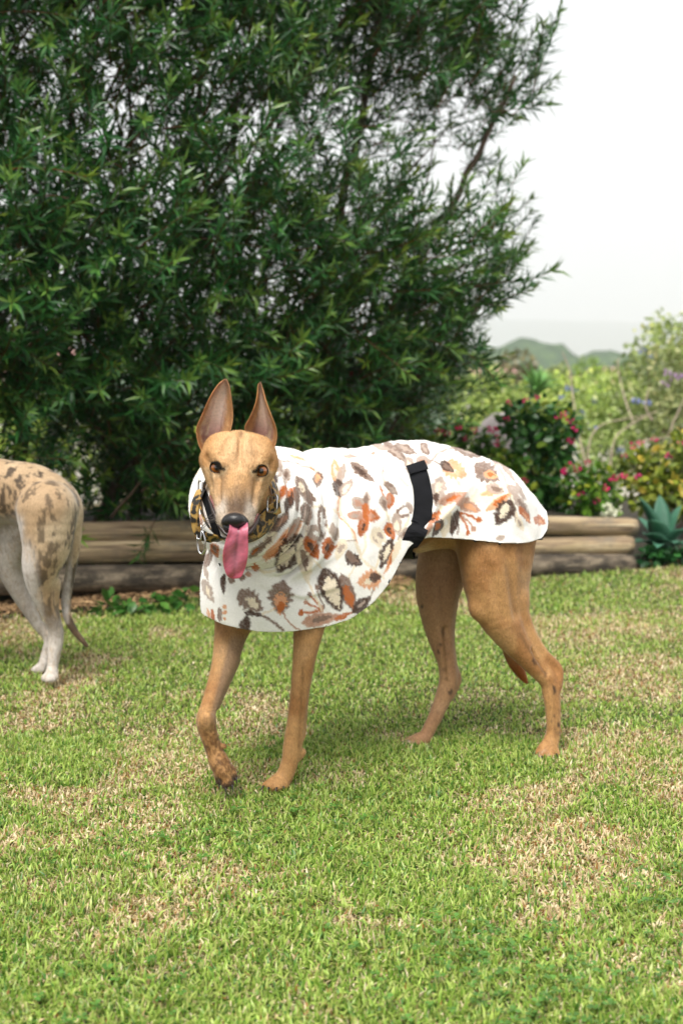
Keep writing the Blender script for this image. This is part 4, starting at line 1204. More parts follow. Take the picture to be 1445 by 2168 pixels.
for s in (-1, 1):
    fh.ell(H(-52, s * 37, -3), HA, mm(22, 22, 20), 0.02)              # temples under the ears
    fh.ell(H(-38, s * 34, -30), HA, mm(44, 27, 36), 0.02)            # cheek muscle
    fh.cone(H(-30, s * 52, -14), H(8, s * 36, -20), 0.013, 0.010, 0.016)   # cheek bone
    fh.cone(H(-24, s * 40, 7), H(2, s * 26, 6), 0.010, 0.007, 0.016)      # brow
fh.cone(H(-8, 0, -20), H(95, 0, -22), 0.043, 0.0265, 0.016, axis=HU, fa=0.64, fb=0.68)   # muzzle
fh.cone(H(-5, 0, -2), H(85, 0, -9), 0.014, 0.009, 0.014)             # bridge of the nose
fh.ell(H(98, 0, -23), HA, mm(16, 27, 17), 0.010)
for s in (-1, 1):
    fh.cone(H(0, s * 36, -35), H(92, s * 17, -33), 0.014, 0.012, 0.012)   # upper lips
    fh.cone(H(-18, s * 25, -54), H(60, s * 13, -66), 0.011, 0.007, 0.010)  # lower jaw sides
fh.cone(H(-20, 0, -56), H(74, 0, -67), 0.020, 0.010, 0.012, axis=HU, fa=0.7, fb=0.6)
fh.ell(H(80, 0, -66), HA, mm(10, 13, 8), 0.006)
fh.chain([(H(-52, 0, -34), 0.042), (P(508, 1048, 2.08), 0.052), (P(520, 1062, 2.18), 0.060)], 0.025)
fh.cone(H(-20, 0, -60), P(510, 1085, 2.10), 0.030, 0.045, 0.03)
# hollows along the muzzle, furrow of the brow, cheek line
for s in (-1, 1):
    fh.cone(H(8, s * 33, -6), H(66, s * 27, -16), 0.0045, 0.003, 0.012, sub=True)
    fh.cone(H(-18, s * 55, 4), H(20, s * 45, -26), 0.003, 0.003, 0.012, sub=True)
    fh.cone(H(-40, s * 20, 30), H(-8, s * 30, 20), 0.002, 0.002, 0.010, sub=True)
fh.cone(H(-62, 0, 30), H(10, 0, 15), 0.0025, 0.002, 0.014, sub=True)
# open mouth
fh.cone(H(10, 0, -47), H(110, 0, -48), 0.019, 0.022, 0.004, axis=HU, fa=0.22, fb=0.40, sub=True)
# nose leather
fh.ell(H(110, 0, -19), HA, mm(12.5, 19, 18.5), 0.004)
fh.ell(H(113, 0, -9), HA, mm(10, 15.5, 11), 0.004)
for s in (-1, 1):
    fh.ell(H(122, s * 10.0, -18), np.array([HF, nrm(Rv * .9 + HU * .45 * s), np.cross(HF, nrm(Rv * .9 + HU * .45 * s))]), mm(9, 5.6, 3.9), 0.0015, sub=True)
    fh.cone(H(118, s * 14, -20), H(112, s * 20, -22), 0.0022, 0.0015, 0.002, sub=True)
fh.cone(H(124, 0, -14), H(118, 0, -34), 0.0012, 0.0012, 0.0015, sub=True)
# eyes: lids round a ball
EYE = []
for (u, v, s) in ((459, 990, -1), (553, 997, 1)):
    fwd = nrm(Cv * 0.97 + Rv * 0.12 * s + Uv * 0.02)
    c = P(u, v, EY + 0.006) 
    EYE.append((c, fwd, s))
    a1 = nrm(Rv - fwd * (Rv @ fwd)); a2 = np.cross(fwd, a1)
    a1t = nrm(a1 * math.cos(R(4) * s) + a2 * math.sin(R(4) * s)); a2t = np.cross(fwd, a1t)
    ax = np.array([fwd, a1t, a2t])
    fh.ell(c - fwd * 0.006, ax, mm(12, 14, 12), 0.008)
    fh.ell(c + fwd * 0.008, ax, mm(9, 11.2, 9.6), 0.0016, sub=True)
    fh.cone(c + fwd * 0.008 - a1t * s * 0.010, c + fwd * 0.006 - a1t * s * 0.016 - a2t * 0.003, 0.003, 0.0014, 0.003, sub=True)
Vh, Qh = fh.mesh(); del fh
Vh = relax(Vh, Qh, 2, 0.5)
# trim the neck where it disappears in the snood
keepv = (Vh - P(515, 1050, 2.165)) @ nrm(P(520, 1052, 2.18) - P(508, 1030, 2.08)) < 0
Qh = Qh[keepv[Qh].all(1)]
Vh, Qh = compact(Vh, Qh)

# ---- colours of the coat of hair
TAN, TAN2, PALE, GREY, WHT = s2l('#b48a5a'), s2l('#94663a'), s2l('#ccae88'), s2l('#7d6657'), s2l('#cfc4b8')
DARK, BLK, PINK = s2l('#3c2c24'), s2l('#16130f'), s2l('#b5808a')
def lerp(a, b, t): return a + (b - a) * np.asarray(t)[:, None]
def dog_cols(V):
    u, v = proj(V)
    n1 = fbm(V, 22, 3); n2 = fbm(V, 90, 9)
    c = np.tile(TAN, (len(V), 1))
    c = lerp(c, TAN2, sstep(0.40, 0.70, n1) * 0.75)
    c = lerp(c, PALE, sstep(0.55, 0.8, fbm(V, 12, 31)) * 0.35)
    z = V[:, 2]
    # darker, redder feet and wrists
    low = sstep(0.26, 0.10, z)
    c = lerp(c, s2l('#96683c'), low * 0.55 * sstep(0.2, 0.7, n1))
    rp = np.linalg.norm(V - P(462, 1600, 2.26), axis=1)
    c = lerp(c, s2l('#5c3c1e'), sstep(0.12, 0.05, rp) * (0.25 + 0.75 * sstep(0.40, 0.60, fbm(V, 230, 15, 2))) * 0.85)
    # far hind leg: greyer brown inside the thigh
    s, l = sl(V)
    ins = sstep(0.02, -0.03, l) * sstep(0.02, 0.0, s + 0.28) * sstep(0.0, 0.05, l + 0.16 + 0.0 * n1)
    c = lerp(c, s2l('#94745c'), ins * 0.6)
    # old scars and dark marks on the hind legs
    for (a, b, r) in ((934, 1340, 9), (931, 1365, 7), (928, 1378, 6), (950, 1362, 6), (941, 1425, 10), (952, 1462, 9), (948, 1405, 6), (901, 1262, 5), (893, 1283, 5),
                      (1130, 1400, 8), (1152, 1432, 10), (1164, 1455, 12), (1170, 1462, 10), (1176, 1510, 12), (1180, 1540, 12), (1168, 1530, 6)):
        d = np.hypot((u - a) * 1.3, (v - b) * 0.75)
        m = sstep(r * 1.2, r * 0.4, d) * (s < -0.15) * sstep(0.4, 0.62, n2)
        c = lerp(c, s2l('#3a2a22'), m * 0.9)
    for (a, b) in ((1150, 1600), (866, 1576)):
        d = np.hypot(u - a, v - b)
        c = lerp(c, s2l('#b9b0a6'), sstep(16, 6, d) * (z < 0.04) * sstep(0.4, 0.6, n2) * 0.8)
    # shade in the grooves along the tendons, darkened into the hair colour
    for (a0, b0, a1, b1, wd_, al_) in ((641, 1410, 632, 1580, 3.0, .6), (484, 1380, 450, 1505, 3.2, .6), (1098, 1340, 1152, 1428, 3.5, .6), (1070, 1200, 1092, 1310, 5, .35), (936, 1330, 946, 1440, 3, .6), (930, 1240, 938, 1330, 5, .3), (1172, 1480, 1174, 1560, 3, .4)):
        tt_ = np.clip(((u - a0) * (a1 - a0) + (v - b0) * (b1 - b0)) / ((a1 - a0) ** 2 + (b1 - b0) ** 2), 0, 1)
        dd_ = np.hypot(u - a0 - tt_ * (a1 - a0), v - b0 - tt_ * (b1 - b0))
        c = lerp(c, s2l('#70502f'), np.exp(-(dd_ / wd_) ** 2) * al_ * (0.5 + n2))
    for (a0, b0) in ((463, 1655), (476, 1666), (489, 1660), (497, 1646)):
        c = lerp(c, s2l('#2a1d15'), sstep(11, 5, np.hypot(u - a0, v - b0)) * (V[:, 1] < 2.25) * 0.9)
    # greyer hair on the inner side of the fore legs
    inn = sstep(1335, 1360, v) * sstep(1560, 1480, v) * (s > -0.1)
    c = lerp(c, s2l('#98806a'), inn * sstep(-6, 10, u - (486 - (v - 1350) * 0.26)) * (u < 560) * 0.7)
    c = lerp(c, s2l('#a07850'), inn * sstep(8, 16, u - (648 - (v - 1400) * 0.17)) * (u > 560) * 0.6)
    tl = sstep(1340, 1440, v) * (u > 1060) * (u < 1126) * (V[:, 1] > 2.545)
    c = lerp(c, s2l('#8a4a16'), tl)
    sh = np.linalg.norm(V - P(886, 1156, 2.575), axis=1)
    c = lerp(c, s2l('#c9a983'), sstep(0.05, 0.02, sh))
    return c
def head_cols(V):
    q = (V - HC) @ HA.T * 1e3
    f, r, h = q[:, 0], q[:, 1], q[:, 2]
    n1 = fbm(V, 40, 5); n2 = fbm(V, 150, 6)
    c = np.tile(s2l('#c89f6e'), (len(V), 1))
    c = lerp(c, s2l('#dcba90'), sstep(60, 10, np.hypot(f + 15, r * 1.1)) * 0.8)        # pale forehead
    c = lerp(c, TAN2, sstep(0.5, 0.8, n1) * 0.22)
    c = lerp(c, s2l('#b07c48'), sstep(38, 60, np.abs(r)) * 0.35)
    c = lerp(c, s2l('#6d4a2c'), np.exp(-(r / 4.5) ** 2 - ((f + 62) / 11) ** 2) * 0.75)  # mark on the crown
    # cheeks and muzzle sides paler, muzzle top greyed
    c = lerp(c, s2l('#cfae84'), sstep(-8, -28, h) * sstep(-40, 10, f) * 0.8)
    mz = sstep(38, 98, f)
    c = lerp(c, s2l('#30261f'), sstep(34, 96, f) * sstep(-38, -14, h) * sstep(34, 10, np.abs(r)) * (0.50 + 0.65 * n1))
    c = lerp(c, s2l('#7f6650'), sstep(18, 62, f) * 0.55 * sstep(0.3, 0.6, n1) * sstep(40, 20, np.abs(r)))
    c = lerp(c, s2l('#d9d2c8'), sstep(40, 95, f) * sstep(9, 24, np.abs(r)) * (0.4 + 0.5 * n1))
    c = lerp(c, s2l('#c9bfb4'), sstep(-30, -45, h) * sstep(10, 70, f) * 0.7)
    c = lerp(c, s2l('#7c6a5c'), sstep(60, 100, f) * sstep(0.55, 0.75, n2) * 0.35)
    # darker tear lines and grey-brown mottling under the eyes
    c = lerp(c, s2l('#8a6c50'), np.exp(-((np.abs(r) - 24 + f * 0.06) / 5.5) ** 2) * sstep(4, 16, f) * sstep(62, 34, f) * 0.55)
    c = lerp(c, s2l('#8f7458'), sstep(0.48, 0.62, fbm(V, 70, 16)) * sstep(-30, 0, f) * sstep(-4, -16, h) * 0.45)
    # lips and inside of the mouth
    inm = sstep(-40.5, -43, h) * sstep(-55, -52, h) * (f > 0) * (np.abs(r) < 30)
    c = lerp(c, s2l('#a8565c'), inm)
    lip = np.exp(-((h + 43.5 + (f - 50) * 0.02) / 2.6) ** 2) * (f > 2) * (f < 112) * (np.abs(r) > 12)
    c = lerp(c, s2l('#2a1c18'), np.clip(lip, 0, 1) * 0.9)
    c = lerp(c, s2l('#4a3029'), sstep(-36, -42, h) * (f > -5) * (f < 100) * 0.8)
    # round the eyes
    for (e, fw, s) in EYE:
        d = (V - e); a1 = nrm(Rv - fw * (Rv @ fw)); a2 = np.cross(fw, a1)
        x, y = d @ a1 * 1e3 * s, d @ a2 * 1e3
        al = np.hypot(x / 12.0, y / 10.4)
        near = np.linalg.norm(d, axis=1) < 0.035
        c = lerp(c, s2l('#e0c9a4'), np.exp(-((al - 1.55) / 0.35) ** 2) * (y < 0) * near * 0.6)
        c = lerp(c, s2l('#8a6a48'), np.exp(-((al - 1.40) / 0.22) ** 2) * (y > 3) * near * 0.25)
        c = lerp(c, BLK, sstep(1.12, 0.98, al) * near)
        c = lerp(c, BLK, sstep(4, 2, np.hypot((x + 15) * 0.8, y + 3)) * near)
    # nose
    dn = np.sqrt(((f - 113) / 13) ** 2 + (r / 22.5) ** 2 + ((h + 15) / 19.5) ** 2)
    c = lerp(c, s2l('#1a191b'), sstep(1.12, 1.0, dn))
    return c
cb, ch = dog_cols(Vb), head_cols(Vh)
body = obj('body', np_mesh('dog_body', np.vstack([Vb, Vh]), quad=np.vstack([Qb, Qh + len(Vb)]), cols=np.vstack([cb, ch])), M_fur, dog)
# wetter, smoother leather of the nose
t = NT('nose_leather')
nz = t.noise(420, 3, 0.6, t.coords())
t.set(Base_Color=tuple(s2l('#1b1a1c')), Roughness=0.33)
t.bump(nz.outputs[0], 0.35, 0.002)
body.data.materials.append(t.m)
q = (Vh - HC) @ HA.T * 1e3
dn = np.sqrt(((q[:, 0] - 113) / 13) ** 2 + (q[:, 1] / 22) ** 2 + ((q[:, 2] + 15) / 19) ** 2) < 1.05
mi = np.zeros(len(Qb) + len(Qh), np.int32)
mi[len(Qb):] = dn[Qh].all(1)
body.data.polygons.foreach_set('material_index', mi)

# ---- eyes
t = NT('eye_gloss')
t.l(t.attr(), t.b.inputs['Base Color'])
t.set(Roughness=0.04, Coat_Weight=1.0, Coat_Roughness=0.02)
for (c, fw, s) in EYE:
    me = bpy.data.meshes.new('eye'); bm = bmesh.new()
    bmesh.ops.create_uvsphere(bm, u_segments=32, v_segments=24, radius=0.0115)
    bm.to_mesh(me); bm.free()
    co = np.array([v.co[:] for v in me.vertices]); co = co / 0.0115
    fl = nrm(Cv - Uv * 0.03)
    ang = np.degrees(np.arccos(np.clip(co @ fl, -1, 1)))
    cc = np.tile(s2l('#120a06'), (len(co), 1))
    n_ = fbm(co, 9, 2)
    cc = lerp(cc, s2l('#96541a'), sstep(78, 70, ang) * (0.65 + 0.5 * n_))
    cc = lerp(cc, s2l('#050404'), sstep(29, 23, ang))
    set_cols(me, cc)
    for p_ in me.polygons: p_.use_smooth = True
    e = obj('eye', me, t.m, dog)
    e.location = Vector(c - fw * 0.0030) - Vector(dog.location)

# ---- ears: curved shells
t = NT('ear_skin')
t.l(t.mix(0.35, t.attr(), t.ramp(t.noise(240, 4, 0.6, t.coords()).outputs[0], [(0.3, (0.5, 0.45, 0.4)), (0.7, (1.25, 1.2, 1.15))]).outputs[0], 'MULTIPLY'), t.b.inputs['Base Color'])
t.set(Roughness=0.6, Subsurface_Weight=0.12, Subsurface_Scale=0.01)
t.b.inputs['Subsurface Radius'].default_value = (1.0, 0.35, 0.25)
t.bump(t.noise(500, 3, 0.6, t.coords()).outputs[0], 0.2, 0.002)
M_ear = t.m
EARS = []
def ear(outer, inner, Y0, tipY, bowl, sgn):
    n, m = 36, 25
    Lc = catmull(outer, 10); Rc = catmull(inner, 10)
    def res(c):
        d = np.r_[0, np.cumsum(np.linalg.norm(np.diff(c, axis=0), axis=1))]; d /= d[-1]
        tt = np.linspace(0, 1, n)
        return np.stack([np.interp(tt, d, c[:, i]) for i in range(c.shape[1])], 1)
    Lc, Rc = res(Lc), res(Rc)
    V = []; C = []
    for i in range(n):
        s_ = i / (n - 1)
        for j in range(m):
            a = j / (m - 1) * 2 - 1
            w_ = (Rc[i] - Lc[i]); uv = Lc[i] + w_ * (a + 1) / 2
            width = px(np.linalg.norm(w_), Y0)
            dep = Y0 + (tipY - Y0) * s_ + width * bowl * (1 - abs(a) ** 2.2) - 0.004 * abs(a) ** 6
            if a * sgn < -0.3: dep -= 0.010 * (1 - s_) * (abs(a) - 0.3)
            V.append(P(uv[0], uv[1], dep))
    V = np.array(V)
    s_ = np.repeat(np.linspace(0, 1, n), m); a = np.tile(np.linspace(-1, 1, m), n)
    nn = fbm(V, 120, 8)
    pink = lerp(np.tile(s2l('#e4cfc2'), (len(V), 1)), s2l('#8a524c'), sstep(0.55, 0.1, s_) * 0.9)
    rim = np.tile(s2l('#c9a074'), (len(V), 1))
    e = np.abs(a + 0.12 * sgn)
    cin = lerp(pink, rim, sstep(0.42, 0.80, e + (nn - 0.5) * 0.35))
    cin = lerp(cin, s2l('#cbb0a0'), sstep(0.65, 0.95, s_) * 0.7)
    cin = lerp(cin, s2l('#d8c7ad'), (np.abs(a + 0.55 * sgn) < 0.22) * (s_ < 0.42) * sstep(0.45, 0.7, nn))
    q = np.array([(i * m + j, i * m + j + 1, (i + 1) * m + j + 1, (i + 1) * m + j) for i in range(n - 1) for j in range(m - 1)])
    # back shell
    nv = vnormals(V, q)
    if (nv @ np.array([0, 1.0, 0])).mean() < 0: nv = -nv
    th = 0.0035 * (1 - np.abs(a) ** 8) * (1 - s_ ** 12) + 0.0006
    V2 = V + nv * th[:, None]
    c2 = lerp(np.tile(s2l('#b27a40'), (len(V), 1)), s2l('#8e6038'), sstep(0.5, 0.8, nn) * 0.5)
    N_ = len(V)
    EARS.append((V, q, cin, s_, a))
    q2 = q[:, ::-1] + N_
    edge = [(i * m, (i + 1) * m) for i in range(n - 1)] + [((i + 1) * m + m - 1, i * m + m - 1) for i in range(n - 1)]
    qe = np.array([(a_, b_, b_ + N_, a_ + N_) for a_, b_ in edge])
    me = np_mesh('ear', np.vstack([V, V2]), quad=np.vstack([q, q2, qe]), cols=np.vstack([cin, c2]))
    return obj('ear', me, M_ear, dog)
ear([(428, 958), (419, 935), (416, 908), (426, 882), (444, 842), (462, 815), (476, 803)],
    [(480, 935), (489, 908), (493, 880), (490, 845), (486, 822), (480, 803)], 1.995, 1.985, 0.30, 1)
ear([(528, 925), (518, 906), (528, 885), (541, 855), (546, 832), (547, 816), (550, 810)],
    [(572, 962), (584, 938), (585, 910), (573, 878), (562, 850), (556, 828), (552, 810)], 1.998, 1.985, 0.34, -1)

# ---- tongue
t = NT('tongue_flesh')
nz = t.noise(700, 3, 0.6, t.coords())
t.l(t.mix(0.25, t.attr(), t.ramp(nz.outputs[0], [(0.3, (0.6, 0.5, 0.5)), (0.7, (1.3, 1.25, 1.25))]).outputs[0], 'MULTIPLY'), t.b.inputs['Base Color'])
t.set(Roughness=0.28, Subsurface_Weight=0.3, Subsurface_Scale=0.008, Coat_Weight=0.25, Coat_Roughness=0.2)
t.b.inputs['Subsurface Radius'].default_value = (1.0, 0.3, 0.25)
t.bump(nz.outputs[0], 0.25, 0.002)
TY = 1.872
tp = [(H(35, 0, -50), 15), (H(75, 0, -49), 18), (P(505, 1118, TY - .004), 19), (P(502, 1140, TY - .010), 23), (P(499, 1165, TY - .006), 26.5), (P(497, 1190, TY), 25), (P(496, 1210, TY + .005), 19), (P(496, 1220, TY + .008), 12), (P(496, 1224, TY + .010), 3)]
cp = catmull([a for a, _ in tp], 7); cr = catmull([(b, 0, 0) for _, b in tp], 7)[:, 0]
T_ = np.gradient(cp, axis=0); T_ /= np.linalg.norm(T_, axis=1)[:, None]
n, m = len(cp), 28
V = []; C = []
for i in range(n):
    N_ = nrm(np.cross(Rv, T_[i])); 
    if N_ @ (Cv + HU) < 0: N_ = -N_
    hw = px(cr[i], TY); th = 0.0036 * min(1, cr[i] / 18)
    ss = i / (n - 1)
    for j in range(m):
        a = 2 * math.pi * j / m
        x, y = math.cos(a), math.sin(a)
        g = -0.0032 * math.exp(-(x / 0.13) ** 2) * min(1, (1 - ss) * 4) if y > 0 else 0
        curl = 0.010 * (x * x) * (1 - ss * .75) + 0.0012 * math.sin(ss * 21 + x * 3)
        V.append(cp[i] + Rv * hw * x + N_ * (th * y * (1 - 0.45 * x * x) + g + curl))
        k = math.exp(-(x / 0.16) ** 2) if y > 0 else 0
        base = s2l('#b0667a') * (1 - ss) + s2l('#b65064') * ss
        base = base + (s2l('#cf8ea0') - base) * 0.5 * math.exp(-((ss - .6) / .2) ** 2) * max(0, 1 - abs(x))
        C.append(base * (1 - 0.55 * k * (1 - ss)) * (0.86 + 0.28 * random.random()))
q = [(i * m + j, i * m + (j + 1) % m, (i + 1) * m + (j + 1) % m, (i + 1) * m + j) for i in range(n - 1) for j in range(m)]
tri = [((n - 1) * m, (n - 1) * m + j, (n - 1) * m + j + 1) for j in range(1, m - 1)]
obj('tongue', np_mesh('tongue', np.array(V), quad=np.array(q), tri=np.array(tri), cols=np.array(C)), t.m, dog)

# ---- lower lips and gum of the open mouth
t = NT('lip_skin'); t.l(t.mix(0.4, t.attr(), t.ramp(t.noise(300, 3, 0.6, t.coords()).outputs[0], [(0.3, (0.5, 0.5, 0.5)), (0.7, (1.2, 1.2, 1.2))]).outputs[0], 'MULTIPLY'), t.b.inputs['Base Color']); t.set(Roughness=0.35)
LIP = [(440, 1050, 1.930), (451, 1080, 1.908), (462, 1108, 1.888), (477, 1129, 1.876), (500, 1138, 1.872), (525, 1130, 1.876), (540, 1112, 1.890), (550, 1090, 1.910)]
for off, rr_, cc_ in ((0, 4.2, '#2a1c19'), (4, 3.2, '#7c4a4c')):
    lp = catmull([P(u + off * (1 if u < 500 else -1), v - off * 0.6, Y + off * 0.0012) for u, v, Y in LIP], 6)
    V, q, t_ = tube(lp, np.interp(np.linspace(0, 1, len(lp)), [0, .15, .5, .85, 1], np.array([.3, 1, 1.1, 1, .3]) * px(rr_, 1.9)), 8)
    V += (fbm(V, 120, 19)[:, None] - .5) * 0.003
    obj('lip' if off == 0 else 'gum', np_mesh('lip', V, quad=q, tri=t_, cols=np.tile(s2l(cc_), (len(V), 1))), t.m, dog)

# ---- whiskers
t = NT('whisker_hair'); t.set(Base_Color=(0.05, 0.04, 0.035), Roughness=0.4)
rw = np.random.default_rng(14)
for s in (-1, 1):
    for k in range(9):
        a = H(rw.uniform(70, 98), s * rw.uniform(20, 26), rw.uniform(-34, -22))
        o_ = Rv * s * rw.uniform(.8, 1.2) - Uv * rw.uniform(0.1, .7) + Cv * rw.uniform(-.2, .3)
        L_ = rw.uniform(0.025, 0.045)
        V, q, t_ = tube(catmull([a, a + o_ * L_ * .5, a + o_ * L_ - UP * L_ * .25], 4), np.linspace(0.00045, 0.00012, 9), 4)
        obj('whisker', np_mesh('whisker', V, quad=q, tri=t_), t.m, dog)

# ---- claws
def claw(a, b, r, mat=M_claw):
    V, q, t_ = claw_mesh(a, b, r)
    obj('claw', np_mesh('claw', V, quad=q, tri=t_), mat, dog)
for (a, b, Y) in RTOE:
    du, dv = b[0] - a[0], b[1] - a[1]
    claw(P(b[0] + du * .2, b[1] + dv * .15, Y - 0.008), P(b[0] + du * .5 + 1, b[1] + dv * 0.2 + 14, Y - 0.014), 0.0042)
for du, dv, dy in ((-30, 5, -0.006), (-20, 8, -0.018), (-4, 8, -0.020), (10, 5, -0.010)):
    claw(P(590 + du, 1660 + dv, 2.326 + dy - .006), P(588 + du * 1.2, 1669 + dv, 2.326 + dy - 0.018), 0.0032)
for du, dv, dy in ((-24, 8, -0.004), (-13, 12, -0.016), (3, 12, -0.020), (17, 7, -0.010)):
    claw(P(1160 + du, 1590 + dv, 2.548 + dy - .008), P(1159 + du * 1.2, 1599 + dv, 2.548 + dy - 0.02), 0.0032)
for du, dv, dy in ((-34, 4, 0.004), (-26, 8, -0.010), (-12, 8, -0.016), (4, 5, -0.006)):
    claw(P(892 + du, 1566 + dv, 2.632 + dy - .006), P(886 + du * 1.2, 1574 + dv, 2.632 + dy - 0.012), 0.0032)
# ---- the coat: fleece shell, snood rolls at the neck, girth strap
CO = [  # u, top v, virtual bottom v, half width, Y
    (566, 1075, 1500, 0.118, 2.425), (650, 957, 1480, 0.128, 2.452), (750, 947, 1440, 0.122, 2.497),
    (850, 932, 1340, 0.108, 2.542), (930, 939, 1330, 0.104, 2.580), (1020, 974, 1350, 0.108, 2.620), (1085, 1026, 1350, 0.088, 2.650), (1135, 1082, 1330, 0.045, 2.672)]
fc = Field((-0.40, 2.02, 0.20), (0.62, 2.82, 0.80), 0.0029)
fc.chain([section(*q) for q in CO], 0.02, axis=UP)
fc.chain([J(1035, 1085, 2.592, 86), J(1044, 1200, 2.572, 80)], 0.04)      # room for the haunches
fc.chain([J(985, 1085, 2.690, 84), J(960, 1200, 2.690, 68)], 0.04)
fc.ell(P(548, 1255, 2.39), np.array([DF, DL, UP]), np.array([0.125, 0.12, 0.18]), 0.03)        # chest front
fc.cone(P(610, 1070, 2.44), P(528, 1066, 2.20), 0.090, 0.058, 0.03)
NA = nrm(P(500, 1046, 2.10) - P(545, 1080, 2.30))                     # axis of the neck, towards the face
ROLL = [((572, 1092), 2.370, 112, 25), ((557, 1084), 2.325, 105, 22), ((542, 1077), 2.282, 99, 21), ((528, 1070), 2.240, 94, 20), ((516, 1062), 2.195, 88, 19), ((504, 1056), 2.140, 81, 20)]
for i, ((u, v), Y, Rr, r) in enumerate(ROLL):
    tilt = nrm(NA + np.array([0.10 * math.sin(i * 2.1), 0, 0.12 * math.cos(i * 1.7)]))
    fc.torus(P(u, v, Y), tilt, px(Rr, Y), px(r, Y) * (1.0 + 0.1 * (i % 2)), 0.003, up=UP, squash=1.05)
Vc, Qc = fc.mesh(); del fc
Vc = relax(Vc, Qc, 2, 0.5)
# folds
uc, vc = proj(Vc)
Nc = vnormals(Vc, Qc)
side = sl(Vc)[1]
def polyd(u, v, pts):
    """distance to a polyline in photo pixels and the signed side"""
    best = np.full(len(u), 1e9); sg = np.zeros(len(u)); tt = np.zeros(len(u))
    L = len(pts) - 1
    for i in range(L):
        ax, ay = pts[i]; bx, by = pts[i + 1]
        dx, dy = bx - ax, by - ay
        t_ = np.clip(((u - ax) * dx + (v - ay) * dy) / (dx * dx + dy * dy), 0, 1)
        ex, ey = u - ax - t_ * dx, v - ay - t_ * dy
        d = np.hypot(ex, ey); m_ = d < best
        best[m_] = d[m_]; sg[m_] = np.sign(ex * dy - ey * dx)[m_]; tt[m_] = ((i + t_) / L)[m_]
    return best, sg, tt
disp = np.zeros(len(Vc))
nearside = side > -0.02
for pts, wd, am in (([(1012, 1000), (975, 1050), (925, 1100), (880, 1132)], 17, 0.010), ([(985, 985), (945, 1040), (905, 1090)], 22, 0.006),
                    ([(740, 1030), (745, 1110), (720, 1200)], 26, 0.0035), ([(840, 1000), (835, 1090), (800, 1200)], 28, -0.004),
                    ([(660, 1000), (690, 1110), (660, 1230)], 34, -0.004), ([(470, 1150), (472, 1240), (470, 1330)], 9, 0.0035),
                    ([(1050, 1010), (1080, 1060), (1100, 1120)], 24, 0.004), ([(700, 985), (705, 1060), (690, 1130)], 11, 0.004), ([(770, 960), (790, 1040), (780, 1140)], 13, 0.004), ([(820, 960), (850, 1030), (858, 1120)], 10, 0.004), ([(915, 990), (922, 1050), (905, 1110)], 10, 0.005), ([(560, 1240), (640, 1262), (720, 1240)], 11, 0.0035), ([(500, 1200), (520, 1260), (515, 1330)], 10, 0.003), ([(650, 1240), (660, 1290), (655, 1334)], 12, 0.0035), ([(590, 1215), (660, 1205), (720, 1170)], 12, 0.003)):
    d, sg, tt = polyd(uc, vc, pts)
    prof = np.exp(-(d / wd) ** 2) * np.where(sg > 0, 1.0, np.exp(-(d / (wd * .6)) ** 2))
    disp += 1.5 * am * prof * np.sin(np.clip(tt, 0.02, 0.98) * math.pi) ** 0.5 * nearside
disp += (fbm(Vc, 9, 41) - 0.5) * 0.012 + (fbm(Vc, 26, 42, 2) - 0.5) * 0.004
sr = P(500, 1050, 2.10)
inroll = np.linalg.norm(Vc - P(525, 1065, 2.20), axis=1) < 0.17
disp *= np.where(inroll, 0.5, 1.0)
# gathered folds of the snood: soft rolls between sharp creases, running round the neck
nc0 = P(555, 1085, 2.33)
wn = (Vc - nc0) @ NA + (fbm(Vc, 7, 43, 2) - .5) * 0.030
rdn = np.linalg.norm((Vc - nc0) - ((Vc - nc0) @ NA)[:, None] * NA, axis=1)
zone = sstep(-0.075, -0.045, (Vc - nc0) @ NA) * sstep(0.165, 0.135, rdn) * sstep(0.045, 0.055, rdn)
fr_ = np.mod(wn / 0.034, 1.0); ed = np.minimum(fr_, 1 - fr_) * 0.034
disp += zone * (0.003 * np.sin(np.pi * fr_) - 0.013 * np.exp(-(ed / 0.0034) ** 2))
Vc = Vc + Nc * disp[:, None]
# hem line: height over the ground along the body
hem = [(400, 1296), (440, 1314), (480, 1328), (540, 1334), (620, 1335), (690, 1326), (740, 1309), (785, 1274), (820, 1232), (842, 1190), (858, 1158), (878, 1141), (902, 1136), (960, 1139), (1040, 1144), (1090, 1143), (1125, 1134), (1145, 1118), (1156, 1098), (1170, 1060), (1200, 1000)]
hs_, hz_ = [], []
for u, v in hem:
    d = ray(u, v)
    wl = np.interp(u, [q_[0] for q_ in CO], [q_[3] for q_ in CO]) * 0.93
    tt = (S0 @ DL + wl - _co @ DL) / (d @ DL)
    p = _co + d * tt
    hs_.append((p - S0) @ DF); hz_.append(p[2])
o_ = np.argsort(hs_); hs_, hz_ = np.array(hs_)[o_], np.array(hz_)[o_]
def hemf(V): return V[:, 2] - np.interp((V - S0) @ DF, hs_, hz_)
g = hemf(Vc)
keep = (g[Qc] > 0).any(1)
Qk = Qc[keep]
mv = np.zeros(len(Vc), bool); mv[Qk.ravel()] = True
mv &= g < 0
Vc[mv, 2] -= g[mv]
Vc, Qc = compact(Vc, Qk)
# even out the cut edge of the hem
E_ = np.sort(np.concatenate([Qc[:, [0, 1]], Qc[:, [1, 2]], Qc[:, [2, 3]], Qc[:, [3, 0]]]), 1)
eu, ec = np.unique(E_, axis=0, return_counts=True)
be = eu[ec == 1]
for _ in range(14):
    S_ = np.zeros_like(Vc); C_ = np.zeros(len(Vc))
    np.add.at(S_, be[:, 0], Vc[be[:, 1]]); np.add.at(S_, be[:, 1], Vc[be[:, 0]])
    np.add.at(C_, be[:, 0], 1); np.add.at(C_, be[:, 1], 1)
    m_ = C_ >= 2
    Vc[m_] += 0.5 * (S_[m_] / C_[m_][:, None] - Vc[m_])
